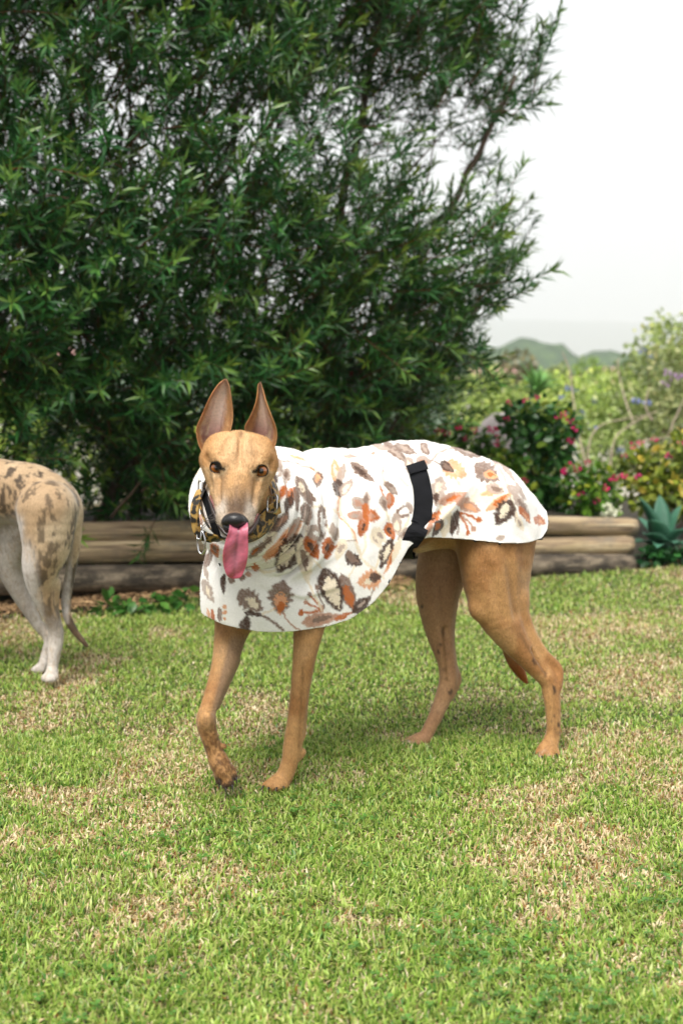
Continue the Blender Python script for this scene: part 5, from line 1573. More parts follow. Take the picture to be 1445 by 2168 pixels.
# drop the flat cap inside the neck opening
nc = P(*ROLL[-1][0], ROLL[-1][1])
ax_ = (Vc - nc) @ NA
rad = np.linalg.norm((Vc - nc) - ax_[:, None] * NA, axis=1)
bad = (rad < 0.052) & (np.abs(ax_) < 0.12)
Qc = Qc[~bad[Qc].any(1)]
Vc, Qc = compact(Vc, Qc)
uc, vc = proj(Vc)
Nc = vnormals(Vc, Qc)

# ---- the printed pattern
CB, CT, CTL, CR, CP, CE, CW, CPK = s2l('#4a352b'), s2l('#7f685b'), s2l('#ab998d'), s2l('#b4622a'), s2l('#dba077'), s2l('#e6d9c2'), s2l('#efede9'), s2l('#b58a74')
far = (Nc @ Cv) < -0.05
# the print on the far flank repeats the near one mirrored about the spine
mir = Vc - 2 * np.minimum(sl(Vc)[1], 0)[:, None] * DL
um, vm = proj(np.where((sl(Vc)[1] < -0.01)[:, None] & far[:, None], mir, Vc))
jit = fbm(Vc, 260, 77, 2) - 0.5
jit2 = fbm(Vc, 210, 78, 2) - 0.5
jl, jl2 = fbm(Vc, 75, 74, 2) - .5, fbm(Vc, 75, 75, 2) - .5
um = um + jit * 4.5 + jl * 5; vm = vm + jit2 * 4.5 + jl2 * 5
pc = np.tile(CW, (len(Vc), 1))
tone = 0.5 * fbm(Vc, 120, 79, 2) + 0.5 * np.random.default_rng(3).uniform(0, 1, len(Vc))
def put(m_, idx, c, al=1.0):
    k = np.clip(m_, 0, 1) * al * (0.72 + 0.5 * tone[idx])
    pc[idx] += (np.asarray(c) - pc[idx]) * np.clip(k, 0, 1)[:, None]
def leaf(u, v, ang, ln, wd, co, ci=None, serr=0.0, inner=0.55, shift=0.0):
    idx = np.where((np.abs(um - u) < ln + 8) & (np.abs(vm - v) < ln + 8))[0]
    if not len(idx): return
    ln *= 1.10; wd *= 1.12
    a = R(ang); dx, dy = um[idx] - u, vm[idx] - v
    x = (dx * math.cos(a) + dy * math.sin(a)) / ln
    y = (-dx * math.sin(a) + dy * math.cos(a)) / wd
    def ms(x, y):
        hw = np.clip(1 - x * x, 0, 1) ** 0.75 * (1 - 0.28 * x)
        if serr: hw = hw * (1 + serr * np.sin(x * 17 + np.sign(y) * 1.0))
        return sstep(0.14, -0.14, np.abs(y) - hw) * (np.abs(x) < 1)
    put(ms(x, y), idx, co)
    if ci is not None:
        h1, h2 = ((u * 7 + v * 13) % 10) / 10 - .5, ((u * 3 + v * 17) % 10) / 10 - .5
        x = x + h1 * 0.35; y = y + h2 * 0.55 * (1 - inner)
        jn = 1 + 1.0 * (fbm(Vc[idx], 190, 80, 2) - .5)
        put(ms((x + shift) / (inner * jn), y / (inner * 0.82 * jn)), idx, ci)
def stem(pts, wd, c):
    pts = catmull(pts, 5)
    lo, hi = pts.min(0) - wd - 6, pts.max(0) + wd + 6
    idx = np.where((um > lo[0]) & (um < hi[0]) & (vm > lo[1]) & (vm < hi[1]))[0]
    if not len(idx): return
    d, _, _ = polyd(um[idx], vm[idx], [tuple(p) for p in pts])
    put(sstep(wd * .5 + 1.5, wd * .5 - 1.0, d), idx, c)
def blob(u, v, r, c): leaf(u, v, 0, r, r, c)
for pts, wd, c in (
        ([(718, 1051), (722, 1084), (740, 1117), (752, 1145), (768, 1184), (793, 1206), (812, 1225)], 5, CE), ([(722, 1091), (699, 1076), (660, 1073)], 4, CE),
        ([(718, 1048), (716, 1090), (745, 1122), (756, 1150)], 2.5, CP), ([(732, 968), (760, 979), (798, 987), (835, 1003), (862, 1030)], 4, CE), ([(591, 976), (620, 979), (644, 987), (673, 997)], 3, CTL),
        ([(555, 1303), (575, 1315), (600, 1334)], 5, CT), ([(599, 1297), (612, 1318), (634, 1335)], 4, CPK), ([(913, 974), (930, 957), (959, 948), (990, 950)], 4, CTL), ([(913, 974), (935, 982)], 3, CT),
        ([(1044, 975), (1062, 1005), (1075, 1034), (1084, 1070), (1092, 1102)], 7, CTL), ([(1050, 985), (1078, 1040), (1098, 1110)], 3, CE), ([(810, 990), (812, 1020), (820, 1035)], 2.5, CTL),
        ([(752, 1145), (730, 1146), (722, 1150)], 3, CTL), ([(800, 1215), (790, 1250), (775, 1275)], 3, CTL), ([(652, 1100), (645, 1150), (640, 1200)], 5, CE), ([(1030, 1005), (1060, 1020)], 3, CTL),
        ([(680, 1292), (660, 1296), (640, 1298)], 5, CR), ([(680, 1290), (662, 1284), (649, 1275)], 4, CR), ([(682, 1288), (668, 1274), (657, 1261)], 4, CR), ([(686, 1286), (676, 1264), (671, 1244)], 3, CT),
        ([(969, 1085), (995, 1092), (1013, 1101)], 5, CR), ([(970, 1087), (985, 1108), (990, 1127)], 4.5, CR), ([(978, 1093), (995, 1108), (1001, 1119)], 3.5, CPK), ([(962, 1092), (970, 1115), (968, 1132)], 3, CT),
        ([(806, 1030), (810, 1045), (812, 1055)], 3.5, CR), ([(700, 1162), (708, 1158), (717, 1152)], 4, CR), ([(520, 1205), (530, 1200), (541, 1201)], 3, CT)):
    stem(pts, wd, c)
for pts in ([(603, 1192), (570, 1212), (541, 1203)], [(660, 1182), (688, 1212), (700, 1228)], [(749, 1198), (742, 1215), (736, 1226)], [(793, 1206), (806, 1165), (803, 1140)], [(814, 1080), (822, 1100), (825, 1112)], [(772, 1132), (772, 1160), (758, 1184)],
            [(866, 1095), (856, 1116), (842, 1128)], [(927, 1062), (936, 1080), (942, 1096)], [(964, 1012), (976, 1036), (962, 1050)], [(1034, 1014), (1042, 1030), (1046, 1044)], [(690, 1110), (700, 1130), (707, 1140)], [(555, 1300), (580, 1290), (596, 1296)], [(640, 1200), (655, 1240), (680, 1290)], [(797, 987), (815, 1020), (825, 1050)]):
    stem(pts, 4, CE if len(pts) % 2 else CTL)
L = leaf
for a in (
        (601, 1145, 133, 55, 11, CP, CR, 0, .8), (612, 1172, 122, 44, 25, CB, CE, .10, .62), (645, 1187, 82, 46, 14, CE, CT, .08, .5), (660, 1159, 62, 25, 13, CR, CB, 0, .5), (649, 1089, 82, 23, 11, CT, CTL),
        (666, 1130, 52, 20, 14, CTL, CW, .1, .4), (644, 1040, 62, 34, 10, CT, CE, .05, .5), (655, 1050, 40, 16, 7, CT), (673, 1016, 95, 15, 10, CT, CP, 0, .6), (710, 998, 260, 25, 10, CP, CE, 0, .5), (722, 1004, 285, 22, 8, CTL),
        (717, 1034, 80, 18, 12, CB, CT, 0, .4), (733, 1032, 310, 20, 9, CTL, CE), (682, 1106, 86, 34, 8, CT, CW, 0, .62), (693, 1161, 97, 23, 11, CR, CB, .15, .4), (707, 1128, 72, 19, 8, CTL), (721, 1163, 108, 22, 10, CE, CTL, .1),
        (749, 1186, 28, 19, 12, CB, CT, .15, .4), (742, 1178, 60, 14, 7, CT), (768, 1112, 101, 24, 10, CR, CB, 0, .35), (787, 1092, 15, 18, 11, CR, CPK, .1, .4), (775, 1062, 275, 22, 9, CTL, CT), (757, 1065, 220, 16, 11, CTL, CPK), (751, 1092, 182, 16, 9, CPK, CTL),
        (772, 1080, 95, 15, 7, CR), (767, 1000, 40, 30, 9, CT, CB, .1, .55), (743, 966, 5, 16, 4, CTL), (781, 1228, 165, 24, 18, CP, CE, .16, .4), (794, 1222, 0, 13, 9, CB), (736, 1256, 70, 40, 14, CT, CR, .06, .68), (702, 1250, 68, 46, 22, CB, CE, .05, .70),
        (677, 1311, 348, 38, 13, CPK, CT, .08, .5), (729, 1303, 335, 22, 5, CR), (765, 1280, 320, 24, 11, CB, CTL, .1, .4), (530, 1272, 40, 31, 19, CT, CE, .16, .5, -.3), (536, 1300, 10, 18, 5, CB), (594, 1266, 92, 33, 22, CT, CP, .16, .62, -.35), (594, 1287, 90, 12, 8, CR),
        (520, 1322, 280, 19, 11, CB), (442, 1303, 80, 13, 3, CP), (452, 1305, 80, 15, 3.5, CR), (465, 1302, 85, 14, 4.5, CT), (473, 1236, 92, 22, 5, CB), (441, 1253, 66, 27, 8, CTL, CE, .1, .5), (439, 1186, 108, 20, 7, CT), (455, 1164, 70, 16, 8, CR, CT, 0, .5),
        (437, 1215, 80, 16, 4, CTL), (616, 1051, 100, 16, 9, CR, CB, 0, .4), (598, 1043, 115, 16, 8, CR), (610, 1068, 112, 18, 8, CB), (580, 1120, 122, 28, 10, CB, CT, 0, .4), (566, 1147, 130, 26, 9, CE, CT), (628, 1058, 85, 26, 6, CT), (606, 1009, 100, 18, 7, CTL, CT),
        (581, 1013, 95, 14, 6, CB), (592, 990, 80, 18, 6, CTL), (630, 969, 20, 16, 3.5, CP), (596, 1105, 125, 24, 8, CT, CPK), (545, 1165, 140, 22, 8, CT, CR, 0, .4), (576, 1165, 138, 28, 6, CP), (620, 1120, 118, 26, 8, CTL, CPK), (420, 1000, 80, 16, 6, CE), (424, 1100, 70, 14, 6, CPK), (447, 1090, 60, 18, 7, CPK), (455, 1110, 70, 16, 6, CT),
        (796, 1142, 62, 18, 10, CE, CTL, .1), (837, 957, 40, 32, 9, CT, CTL, .08, .5), (859, 951, 22, 24, 8, CT, CTL), (806, 947, 15, 18, 6, CTL), (899, 951, 58, 15, 8, CT, CTL), (987, 955, 25, 30, 10, CT, CTL, .14, .4), (896, 978, 5, 16, 12, CTL, CPK), (865, 984, 92, 17, 9, CTL, CE, .1),
        (962, 995, 30, 26, 18, CP, CE, .16, .3), (946, 988, 42, 16, 9, CB, CT), (1030, 1000, 35, 28, 18, CT, CTL, .16, .4), (1038, 1005, 15, 14, 8, CP, CR), (828, 1035, 48, 18, 7, CT, CTL), (824, 1060, 95, 16, 9, CR, CPK), (812, 1066, 78, 16, 7, CTL, CT), (927, 1040, 100, 30, 14, CTL, CE, .12, .5), (922, 1055, 100, 12, 6, CB),
        (852, 1085, 150, 22, 11, CT, CW, .1, .66), (868, 1075, 60, 14, 5, CTL), (825, 1124, 70, 18, 10, CR, CB, .08, .4), (840, 1110, 85, 22, 9, CTL, CE), (802, 1133, 48, 19, 11, CE, CTL, .14, .4), (858, 1130, 145, 20, 9, CTL, CT), (817, 1172, 112, 32, 11, CB, CE, .12, .6), (829, 1180, 114, 40, 5, CP, CR), (838, 1165, 110, 26, 6, CE),
        (959, 1054, 340, 30, 10, CPK, CR, .06, .5), (942, 1080, 330, 24, 9, CE), (917, 1098, 125, 20, 8, CR, CB, 0, .4), (990, 1070, 28, 28, 13, CPK, CP, .1, .5), (944, 1110, 102, 26, 12, CE, CW, 0, .3), (961, 1107, 104, 26, 8, CB), (925, 1118, 120, 20, 8, CB, CR, 0, .5), (905, 1120, 120, 18, 6, CPK),
        (1030, 1046, 160, 38, 17, CE, CP, .12, .5), (1048, 1035, 20, 20, 10, CTL, CT, .1), (1055, 1062, 325, 32, 8, CP, CR, 0, .6), (1066, 1085, 122, 28, 18, CB, CE, .12, .58), (1103, 1070, 58, 32, 8, CTL, CT, .08), (1110, 1090, 55, 20, 6, CR, CP), (1086, 1039, 50, 17, 8, CTL), (1099, 1108, 68, 17, 6, CE, CTL),
        (1142, 1102, 30, 13, 9, CR, CP, .1, .4), (1058, 1139, 0, 9, 6, CTL), (1075, 1000, 55, 26, 5, CTL), (1100, 1040, 62, 22, 4, CTL), (1060, 980, 35, 20, 5, CTL)):
    L(*a)
for u, v, r, c in ((638, 1298, 6, CR), (648, 1274, 5, CPK), (656, 1259, 5, CT), (671, 1243, 5, CT), (1014, 1102, 6, CR), (990, 1128, 5, CR), (1002, 1120, 5, CPK), (541, 1201, 8, CR), (491, 1228, 7, CT), (513, 1222, 7, CT), (526, 1216, 6, CPK), (475, 1297, 4, CP), (475, 1310, 3, CP), (475, 1285, 4, CP), (790, 960, 4, CPK)):
    blob(u, v, r, c)
for _ in range(26):                                    # the part of the print behind the neck and over the spine
    pass
t = NT('printed_fleece')
o = t.coords()
n1 = t.noise(1500, 2, 0.7, o); n2 = t.noise(350, 4, 0.65, o)
x = t.mix(1.0, t.attr(), t.ramp(n2.outputs[0], [(0.25, (0.86, 0.86, 0.86)), (0.7, (1.04, 1.04, 1.04))]).outputs[0], 'MULTIPLY')
t.l(x, t.b.inputs['Base Color'])
t.set(Roughness=0.9, Sheen_Weight=0.35, Sheen_Roughness=0.5)
t.b.inputs['Specular IOR Level'].default_value = 0.15
b1 = t.bump(n2.outputs[0], 0.25, 0.003)
b = t.n('Bump', Strength=0.35, Distance=0.0015)
t.l(n1.outputs[0], b.inputs['Height']); t.l(b1, b.inputs['Normal']); t.l(b.outputs[0], t.b.inputs['Normal'])
M_fleece = t.m
M_lining = plain('black_lining', (0.012, 0.012, 0.014), 0.8)
coat = obj('coat', np_mesh('coat', Vc, quad=Qc, cols=np.clip(pc, 0, 0.9)), [M_fleece, M_lining], dog)
coat['label'] = 'white fleece coat printed with brown and rust leaves, rolled snood collar'
sm = coat.modifiers.new('thickness', 'SOLIDIFY')
sm.thickness = 0.005; sm.offset = -1.0; sm.material_offset = 1; sm.material_offset_rim = 1

# ---- girth strap, laid on the coat
from mathutils.bvhtree import BVHTree
bvh = BVHTree.FromPolygons([tuple(v) for v in Vc], [tuple(q) for q in Qc])
def on_coat(u, v, off=0.003):
    d = ray(u, v); d = d / np.linalg.norm(d)
    hit, no, _, _ = bvh.ray_cast(Vector(_co), Vector(d))
    if hit is None: return None
    no = np.array(no); 
    if no @ d > 0: no = -no
    return np.array(hit) + no * off, no
pts, nor = [], []
for (u, v) in catmull([(880, 990), (889, 1020), (894, 1050), (894, 1080), (889, 1106), (880, 1128)], 5):
    r_ = on_coat(u, v)
    if r_: pts.append(r_[0]); nor.append(r_[1])
p0 = pts[-1]
sb, lb = sl(p0)
for (u, v, l_) in ((871, 1144, 0.112), (863, 1156, 0.106), (857, 1167, 0.092), (853, 1176, 0.065), (853, 1180, 0.03), (855, 1180, 0.0), (858, 1176, -0.04), (862, 1160, -0.075), (868, 1130, -0.10), (874, 1090, -0.112)):
    d = ray(u, v); tt = (S0 @ DL + l_ - _co @ DL) / (d @ DL)
    pts.append(_co + d * tt)
    nor.append(nrm(DL * (l_ * 12) - UP * (0.6 if abs(l_) < 0.09 else 0.1)))
pts = catmull(pts, 2); nor = catmull(nor, 2)
V, q, t_ = strap(pts, nor, 0.043, 0.003)
t = NT('black_webbing')
wv = t.n('TexWave', Scale=260.0, Distortion=0.5)
t.l(t.coords(), wv.inputs['Vector'])
t.set(Base_Color=(0.006, 0.0065, 0.009), Roughness=0.75); t.b.inputs['Specular IOR Level'].default_value = 0.2
t.bump(wv.outputs[0], 0.25, 0.001)
M_web = t.m
gs = obj('girth_strap', np_mesh('girth_strap', V, quad=q, tri=t_, smooth=False), M_web, coat, loc=(0, 0, 0))
gs['label'] = 'black elastic girth strap fastened over the flank'
# folded end of the strap
pts, nor = [], []
for (u, v) in ((876, 984), (880, 992), (884, 1001)):
    r_ = on_coat(u, v, 0.0075)
    if r_: pts.append(r_[0]); nor.append(r_[1])
if len(pts) > 1:
    V, q, t_ = strap(np.array(pts), np.array(nor), 0.046, 0.004)
    obj('strap_end', np_mesh('strap_end', V, quad=q, tri=t_, smooth=False), M_web, coat, loc=(0, 0, 0))

# ---- collar: patterned webbing, martingale loop, steel fittings
t = NT('leopard_webbing')
vo = t.n('TexVoronoi', Scale=95.0, feature='F1')
t.l(t.coords(), vo.inputs['Vector'])
nz = t.noise(120, 2, vec=t.coords())
x = t.mix(0.5, vo.outputs['Distance'], nz.outputs[0])
r_ = t.ramp(x, [(0.40, (0.010, 0.008, 0.006)), (0.50, (0.012, 0.009, 0.006)), (0.53, (0.22, 0.12, 0.025)), (0.66, (0.40, 0.25, 0.07))])
t.l(r_.outputs[0], t.b.inputs['Base Color'])
t.set(Roughness=0.5)
M_leo = t.m
M_steel = plain('steel', (0.62, 0.62, 0.64), 0.22, 1.0, 0.05)
collar = empty('dog_collar', (0, 0, 0)); collar.parent = dog; collar.location = -Vector(dog.location)
bpy.data.objects.remove(collar)
cen = P(505, 1062, 2.085)
cn = nrm(NA + np.array([0, 0, -0.1]))
cu = nrm(UP - cn * (UP @ cn)); crt = np.cross(cu, cn)
if crt[0] < 0: crt = -crt
aa = np.linspace(0, 2 * math.pi, 72, endpoint=False)
ring = np.array([cen + crt * 0.071 * math.cos(a) + cu * 0.074 * math.sin(a) for a in aa])
rn = np.array([crt * math.cos(a) + cu * math.sin(a) + cn * 0.15 for a in aa])
V, q, t_ = strap(ring, rn, 0.030, 0.003, close=True)
collar = obj('collar', np_mesh('collar', V, quad=q, smooth=False), M_leo, dog)
collar['label'] = 'leopard patterned webbing collar with a loose slip loop'
def cpart(name, V, q, t_, mat, smooth=True):
    return obj(name, np_mesh(name, V, quad=q, tri=t_, smooth=smooth), mat, collar, loc=(0, 0, 0))
lp = [P(u, v, Y) for u, v, Y in ((427, 1036, 2.00), (417, 1058, 1.99), (412, 1082, 1.985), (414, 1108, 1.985), (421, 1128, 1.985), (436, 1137, 1.985), (455, 1141, 1.99), (470, 1143, 2.01))]
lp = catmull(lp, 5)
ln_ = np.array([nrm(np.array([-0.55, -0.75, 0.1]) if i < 25 else np.array([-0.1, -0.85, -0.5])) for i in range(len(lp))])
V, q, t_ = strap(lp, ln_, 0.019, 0.003); cpart('slip_loop', V, q, t_, M_leo, False)
lp2 = catmull([P(u, v, Y) for u, v, Y in ((428, 1038, 2.005), (437, 1060, 1.995), (446, 1090, 1.985), (455, 1118, 1.985), (462, 1138, 1.99))], 5)
V, q, t_ = strap(lp2, np.tile(nrm([-0.6, -0.7, 0.2]), (len(lp2), 1)), 0.015, 0.003); cpart('slip_loop', V, q, t_, M_web, False)
def rect_ring(c, a, b, w_, h_, r):
    pts = [c + a * x * w_ / 2 + b * y * h_ / 2 for x, y in ((-1, -1), (1, -1), (1, 1), (-1, 1))]
    out = []
    for i in range(4):
        for s_ in np.linspace(0.12, 0.88, 5): out.append(pts[i] * (1 - s_) + pts[(i + 1) % 4] * s_)
    return tube(out, r, 6, close=True)
a_, b_ = nrm([0.75, -0.6, 0.0]), nrm([0.05, 0.1, 1.0])
for (u, v, Y, w_, h_) in ((424, 1034, 2.0, 0.010, 0.026), (422, 1127, 1.984, 0.010, 0.024), (576, 1067, 2.02, 0.024, 0.030)):
    V, q, t_ = rect_ring(P(u, v, Y), a_ if u < 500 else nrm([0.7, -0.6, 0.1]), b_, w_, h_, 0.0018); cpart('buckle_slide', V, q, t_, M_steel)
rc = P(426, 1148, 1.984)
rr = [rc + nrm([0.8, -0.6, 0]) * 0.0095 * math.cos(a) + UP * 0.021 * math.sin(a) for a in np.linspace(0, 2 * math.pi, 28, endpoint=False)]
V, q, t_ = tube(rr, 0.0019, 7, close=True); cpart('lead_ring', V, q, t_, M_steel)
tag_p = [on for on in [P(592, 1072, 2.05), P(570, 1085, 2.035), P(552, 1108, 2.02), P(538, 1130, 2.01)]]
tp_ = catmull(tag_p, 5)
V, q, t_ = strap(tp_, np.tile(nrm([0.6, -0.75, -0.2]), (len(tp_), 1)), 0.026, 0.003); cpart('collar_tab', V, q, t_, M_leo, False)


# ---- short hair standing on the skin
def hairs(V, Q, C, flow, sel, n, ln, wd, lift, seed):
    r = np.random.default_rng(seed)
    Qs = Q[sel[Q].all(1)]
    ar = np.linalg.norm(np.cross(V[Qs[:, 2]] - V[Qs[:, 0]], V[Qs[:, 3]] - V[Qs[:, 1]]), axis=1)
    f = Qs[r.choice(len(Qs), n, p=ar / ar.sum())]
    a, b = r.uniform(0, 1, (2, n, 1))
    w4 = [(1 - a) * (1 - b), a * (1 - b), a * b, (1 - a) * b]
    p = sum(V[f[:, i]] * w4[i] for i in range(4))
    c = sum(C[f[:, i]] * w4[i] for i in range(4))
    N = vnormals(V, Q)
    nn = sum(N[f[:, i]] * w4[i] for i in range(4))
    fl = flow(p) + r.normal(0, 0.22, (n, 3))
    fl = fl - nn * (fl * nn).sum(1)[:, None]
    fl /= np.maximum(np.linalg.norm(fl, axis=1), 1e-6)[:, None]
    lf = np.clip(r.normal(lift, lift * .4, n), 0.03, 1)[:, None]
    d = fl * (1 - lf) + nn * lf
    s = np.cross(d, nn); s /= np.maximum(np.linalg.norm(s, axis=1), 1e-6)[:, None]
    L_ = (ln * r.uniform(0.6, 1.3, n))[:, None]
    tri = np.stack([p - s * wd / 2 - nn * .0004, p + s * wd / 2 - nn * .0004, p + d * L_], 1).reshape(-1, 3)
    cc = c * r.uniform(0.62, 1.36, (n, 1))
    return tri, np.arange(3 * n).reshape(-1, 3), np.repeat(cc, 3, 0)
t = NT('hair_strand')
t.l(t.attr(), t.b.inputs['Base Color']); t.set(Roughness=0.55); t.b.inputs['Specular IOR Level'].default_value = 0.3
M_hair = t.m
qh = (Vh - HC) @ HA.T * 1e3
selh = np.sqrt(((qh[:, 0] - 113) / 13) ** 2 + (qh[:, 1] / 23) ** 2 + ((qh[:, 2] + 15) / 20) ** 2) > 1.10
for (e_, fw_, s_) in EYE: selh &= np.linalg.norm((Vh - e_) * 1.0, axis=1) > 0.0140
selh &= ~((qh[:, 2] < -42) & (qh[:, 0] > 0))
selb = (hemf(Vb) < 0.03) & (Vb[:, 2] > 0.004)
fb_ = Bag()
fb_.add(*[(lambda a: (a[0], None, a[1], a[2]))(hairs(Vh, Qh, ch, lambda p: -np.tile(HF, (len(p), 1)) + (p - HC) * 2.0, selh, 85000, 0.0068, 0.0006, 0.27, 5))][0])
fb_.add(*[(lambda a: (a[0], None, a[1], a[2]))(hairs(Vb, Qb, cb, lambda p: np.tile([0.25, 0.1, -1.0], (len(p), 1)), selb, 110000, 0.0065, 0.0007, 0.20, 6))][0])
for (Ve, qe_, ce_, se_, ae_) in EARS:
    ne_ = vnormals(Ve, qe_)
    qq = qe_ if (ne_ @ Cv).mean() > 0 else qe_[:, ::-1]
    fb_.add(*[(lambda a: (a[0], None, a[1], a[2]))(hairs(Ve, qq, ce_, lambda p: np.tile([0.0, -0.3, 1.0], (len(p), 1)), np.abs(ae_) > 0.25, 5000, 0.006, 0.0006, 0.30, 9))][0])
for (Ve, qe_, ce_, se_, ae_) in EARS:
    qq = qe_ if (vnormals(Ve, qe_) @ Cv).mean() > 0 else qe_[:, ::-1]
    mid_ = Ve.mean(0)
    fb_.add(*[(lambda a: (a[0], None, a[1], a[2]))(hairs(Ve, qq, ce_ * 1.15, lambda p: (p - mid_) * [1, 0, .3] * 20 + [0, 0, .6], np.abs(ae_) > 0.82, 2200, 0.0075, 0.0005, 0.25, 19))][0])
fur = obj('fur', fb_.mesh('fur'), M_hair, dog)
fur['kind'] = 'stuff'
# pile of the fleece
cb2 = Bag()
cb2.add(*[(lambda a: (a[0], None, a[1], a[2]))(hairs(Vc, Qc, np.clip(pc, 0, 0.9), lambda p: np.random.default_rng(1).normal(0, 1, (len(p), 3)), np.ones(len(Vc), bool), 105000, 0.0032, 0.0008, 0.5, 12))][0])
pile = obj('fleece_pile', cb2.mesh('fleece_pile'), M_hair, coat, loc=(0, 0, 0))
pile['kind'] = 'stuff'
P, px = _P0, _px0
# ================================================================== brindle dog, walking out of the frame
DB = 0.985
def PB(u, v, Y): return _P0(u, v, Y * DB)
def JB(u, v, Y, r): return (PB(u, v, Y), _px0(r, Y * DB))
bd = empty('brindle_dog', tuple(G(105, 1440)))
tag(bd, 'brindle and white greyhound walking away past the tan dog, long tail hanging', 'dog')
f2 = Field((-2.30, 2.75, -0.01), (-0.55, 3.55, 1.02), 0.005)
BT = [(-330, 985, 1235, 0.095, 3.20), (-250, 968, 1240, 0.105, 3.20), (-150, 965, 1205, 0.10, 3.20), (-60, 962, 1130, 0.085, 3.20), (20, 974, 1108, 0.08, 3.20), (70, 982, 1120, 0.085, 3.20), (112, 1010, 1140, 0.08, 3.20), (132, 1045, 1140, 0.06, 3.20)]
f2.chain([(PB(u, (t_ + b_) / 2, Y), w_, _px0((b_ - t_) / 2, Y * DB) / w_) for u, t_, b_, w_, Y in BT], 0.02, axis=UP)
f2.chain([JB(-330, 1060, 3.2, 62), JB(-420, 960, 3.2, 46), JB(-480, 880, 3.2, 40)], 0.04)
f2.chain([JB(-480, 870, 3.2, 46), JB(-540, 880, 3.2, 34), JB(-610, 905, 3.2, 18)], 0.02)
for s in (-1, 1): f2.chain([JB(-470, 850, 3.2 + s * .05, 16), JB(-440, 830, 3.2 + s * .07, 10), JB(-415, 850, 3.2 + s * .08, 5)], 0.01)
# near hind leg
f2.chain([JB(100, 1080, 3.13, 64), JB(100, 1150, 3.12, 52), JB(88, 1200, 3.115, 40), JB(88, 1245, 3.12, 28), JB(105, 1300, 3.13, 17), JB(118, 1340, 3.14, 15), JB(116, 1375, 3.135, 15), JB(112, 1410, 3.125, 12), JB(110, 1425, 3.115, 14)], 0.014)
f2.chain([JB(116, 1235, 3.135, 14), JB(118, 1290, 3.145, 8), JB(127, 1335, 3.15, 8), JB(122, 1365, 3.14, 10)], 0.010)
for du, dv, dy in ((-12, 6, -.01), (-4, 9, -.02), (6, 8, -.015), (12, 4, -.005)):
    f2.cone(PB(110, 1424, 3.112), PB(106 + du, 1430 + dv, 3.112 + dy), _px0(10, 3.1), _px0(8, 3.1), 0.004)
# far hind leg
f2.chain([JB(60, 1080, 3.27, 58), JB(30, 1150, 3.27, 42), JB(22, 1195, 3.27, 30), JB(40, 1250, 3.28, 20), JB(80, 1320, 3.30, 13), JB(104, 1350, 3.30, 12), JB(98, 1385, 3.28, 11), JB(92, 1408, 3.265, 12)], 0.014)
for du, dv in ((-16, 8), (-8, 10), (2, 9)):
    f2.cone(PB(92, 1406, 3.262), PB(88 + du, 1410 + dv, 3.25), _px0(9, 3.2), _px0(7, 3.2), 0.004)
# fore legs
for u0, Y in ((-290, 3.13), (-330, 3.28)):
    f2.chain([JB(u0, 1180, Y, 46), JB(u0 - 5, 1240, Y, 26), JB(u0 + 5, 1330, Y, 15), JB(u0 + 2, 1390, Y, 15), JB(u0 - 5, 1418, Y, 13), JB(u0 - 20, 1430 if Y < 3.2 else 1408, Y, 13)], 0.014)
TB = [JB(138, 1080, 3.20, 22), JB(158, 1120, 3.20, 16), JB(153, 1190, 3.20, 12), JB(141, 1260, 3.19, 11), JB(143, 1305, 3.18, 10), JB(160, 1338, 3.17, 8), JB(185, 1368, 3.16, 5)]
f2.chain(TB, 0.006)
V2, Q2 = f2.mesh(); del f2
V2 = relax(V2, Q2, 2, 0.5)
u2, v2 = proj(V2)
z2 = V2[:, 2]
c = np.tile(s2l('#a98f70'), (len(V2), 1))
c = lerp(c, s2l('#c4b094'), sstep(0.45, 0.75, fbm(V2, 9, 81)))
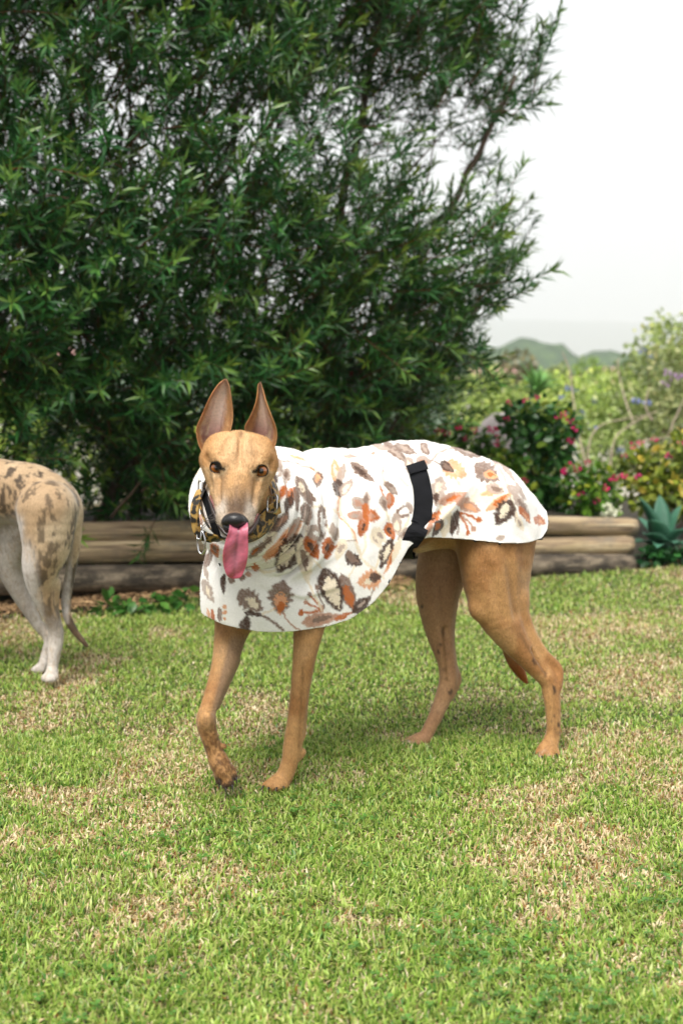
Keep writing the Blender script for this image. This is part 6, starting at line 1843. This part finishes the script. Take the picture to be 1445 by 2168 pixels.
wp = V2 * [30, 18, 8.5] + (fbm(V2, 6, 82)[:, None] - .5) * 2.2 + np.column_stack([V2[:, 2] * 3.5, V2[:, 0] * 0, V2[:, 0] * 1.2])
st = fbm(wp, 1.15, 83, 4)
fine = fbm(V2 * [1, 1, .35], 160, 84, 2)
wq = V2 * [1, 1, .30] + (fbm(V2, 11, 82)[:, None] - .5) * [0.05, 0.05, 0.02]
r1 = 1 - np.abs(2 * vnoise(wq, 26, 86) - 1); r2 = 1 - np.abs(2 * vnoise(wq + 3.3, 38, 87) - 1)
sv = fbm(wq, 44, 86, 3) + (fbm(V2 * [1, 1, .3], 210, 89, 2) - .5) * 0.42 + (fbm(V2, 5, 88, 2) - .5) * 0.28
q1, q2 = np.quantile(sv, [0.46, 0.78])
mk = sstep(q1, q2, sv) * (0.75 + 0.25 * sstep(0.35, 0.55, fbm(V2, 7, 85, 2)))
c = lerp(c, s2l('#2a1f18'), mk * 0.88)
wh = np.maximum(sstep(1280, 1370, v2 + (fine - .5) * 60), sstep(1095, 1110, v2 + (fine - .5) * 20) * sstep(48, 30, u2))       # white feet and belly
wh = np.maximum(wh, sstep(60, 40, u2) * sstep(1080, 1110, v2))
frontw = sstep(22, 0, np.abs(u2 - (58 + (v2 - 1200) * 0.15)) - 8) * sstep(1120, 1180, v2)
wh = np.maximum(wh, frontw)
wh = np.where((u2 > 128) & (v2 > 1090) & (V2[:, 1] > 3.10), sstep(6, -2, (u2 - (150 + (v2 - 1200) * -0.06))) * (v2 < 1320), wh)
c = lerp(c, s2l('#bdb6b0'), np.clip(wh, 0, 1) * (1 - 0.35 * sstep(0.5, 0.62, fine)))
c = lerp(c, s2l('#4a3826'), sstep(1310, 1350, v2) * (u2 > 138) * 0.9)
far_ = sstep(3.17, 3.21, V2[:, 1]) * (v2 > 1110) * (u2 < 70)
c = lerp(c, s2l('#a49c98'), far_ * 0.6)
M_fur2 = fur_mat('brindle_fur', 0.65, 0.3)
obj('body', np_mesh('brindle_body', V2, quad=Q2, cols=c), M_fur2, bd)
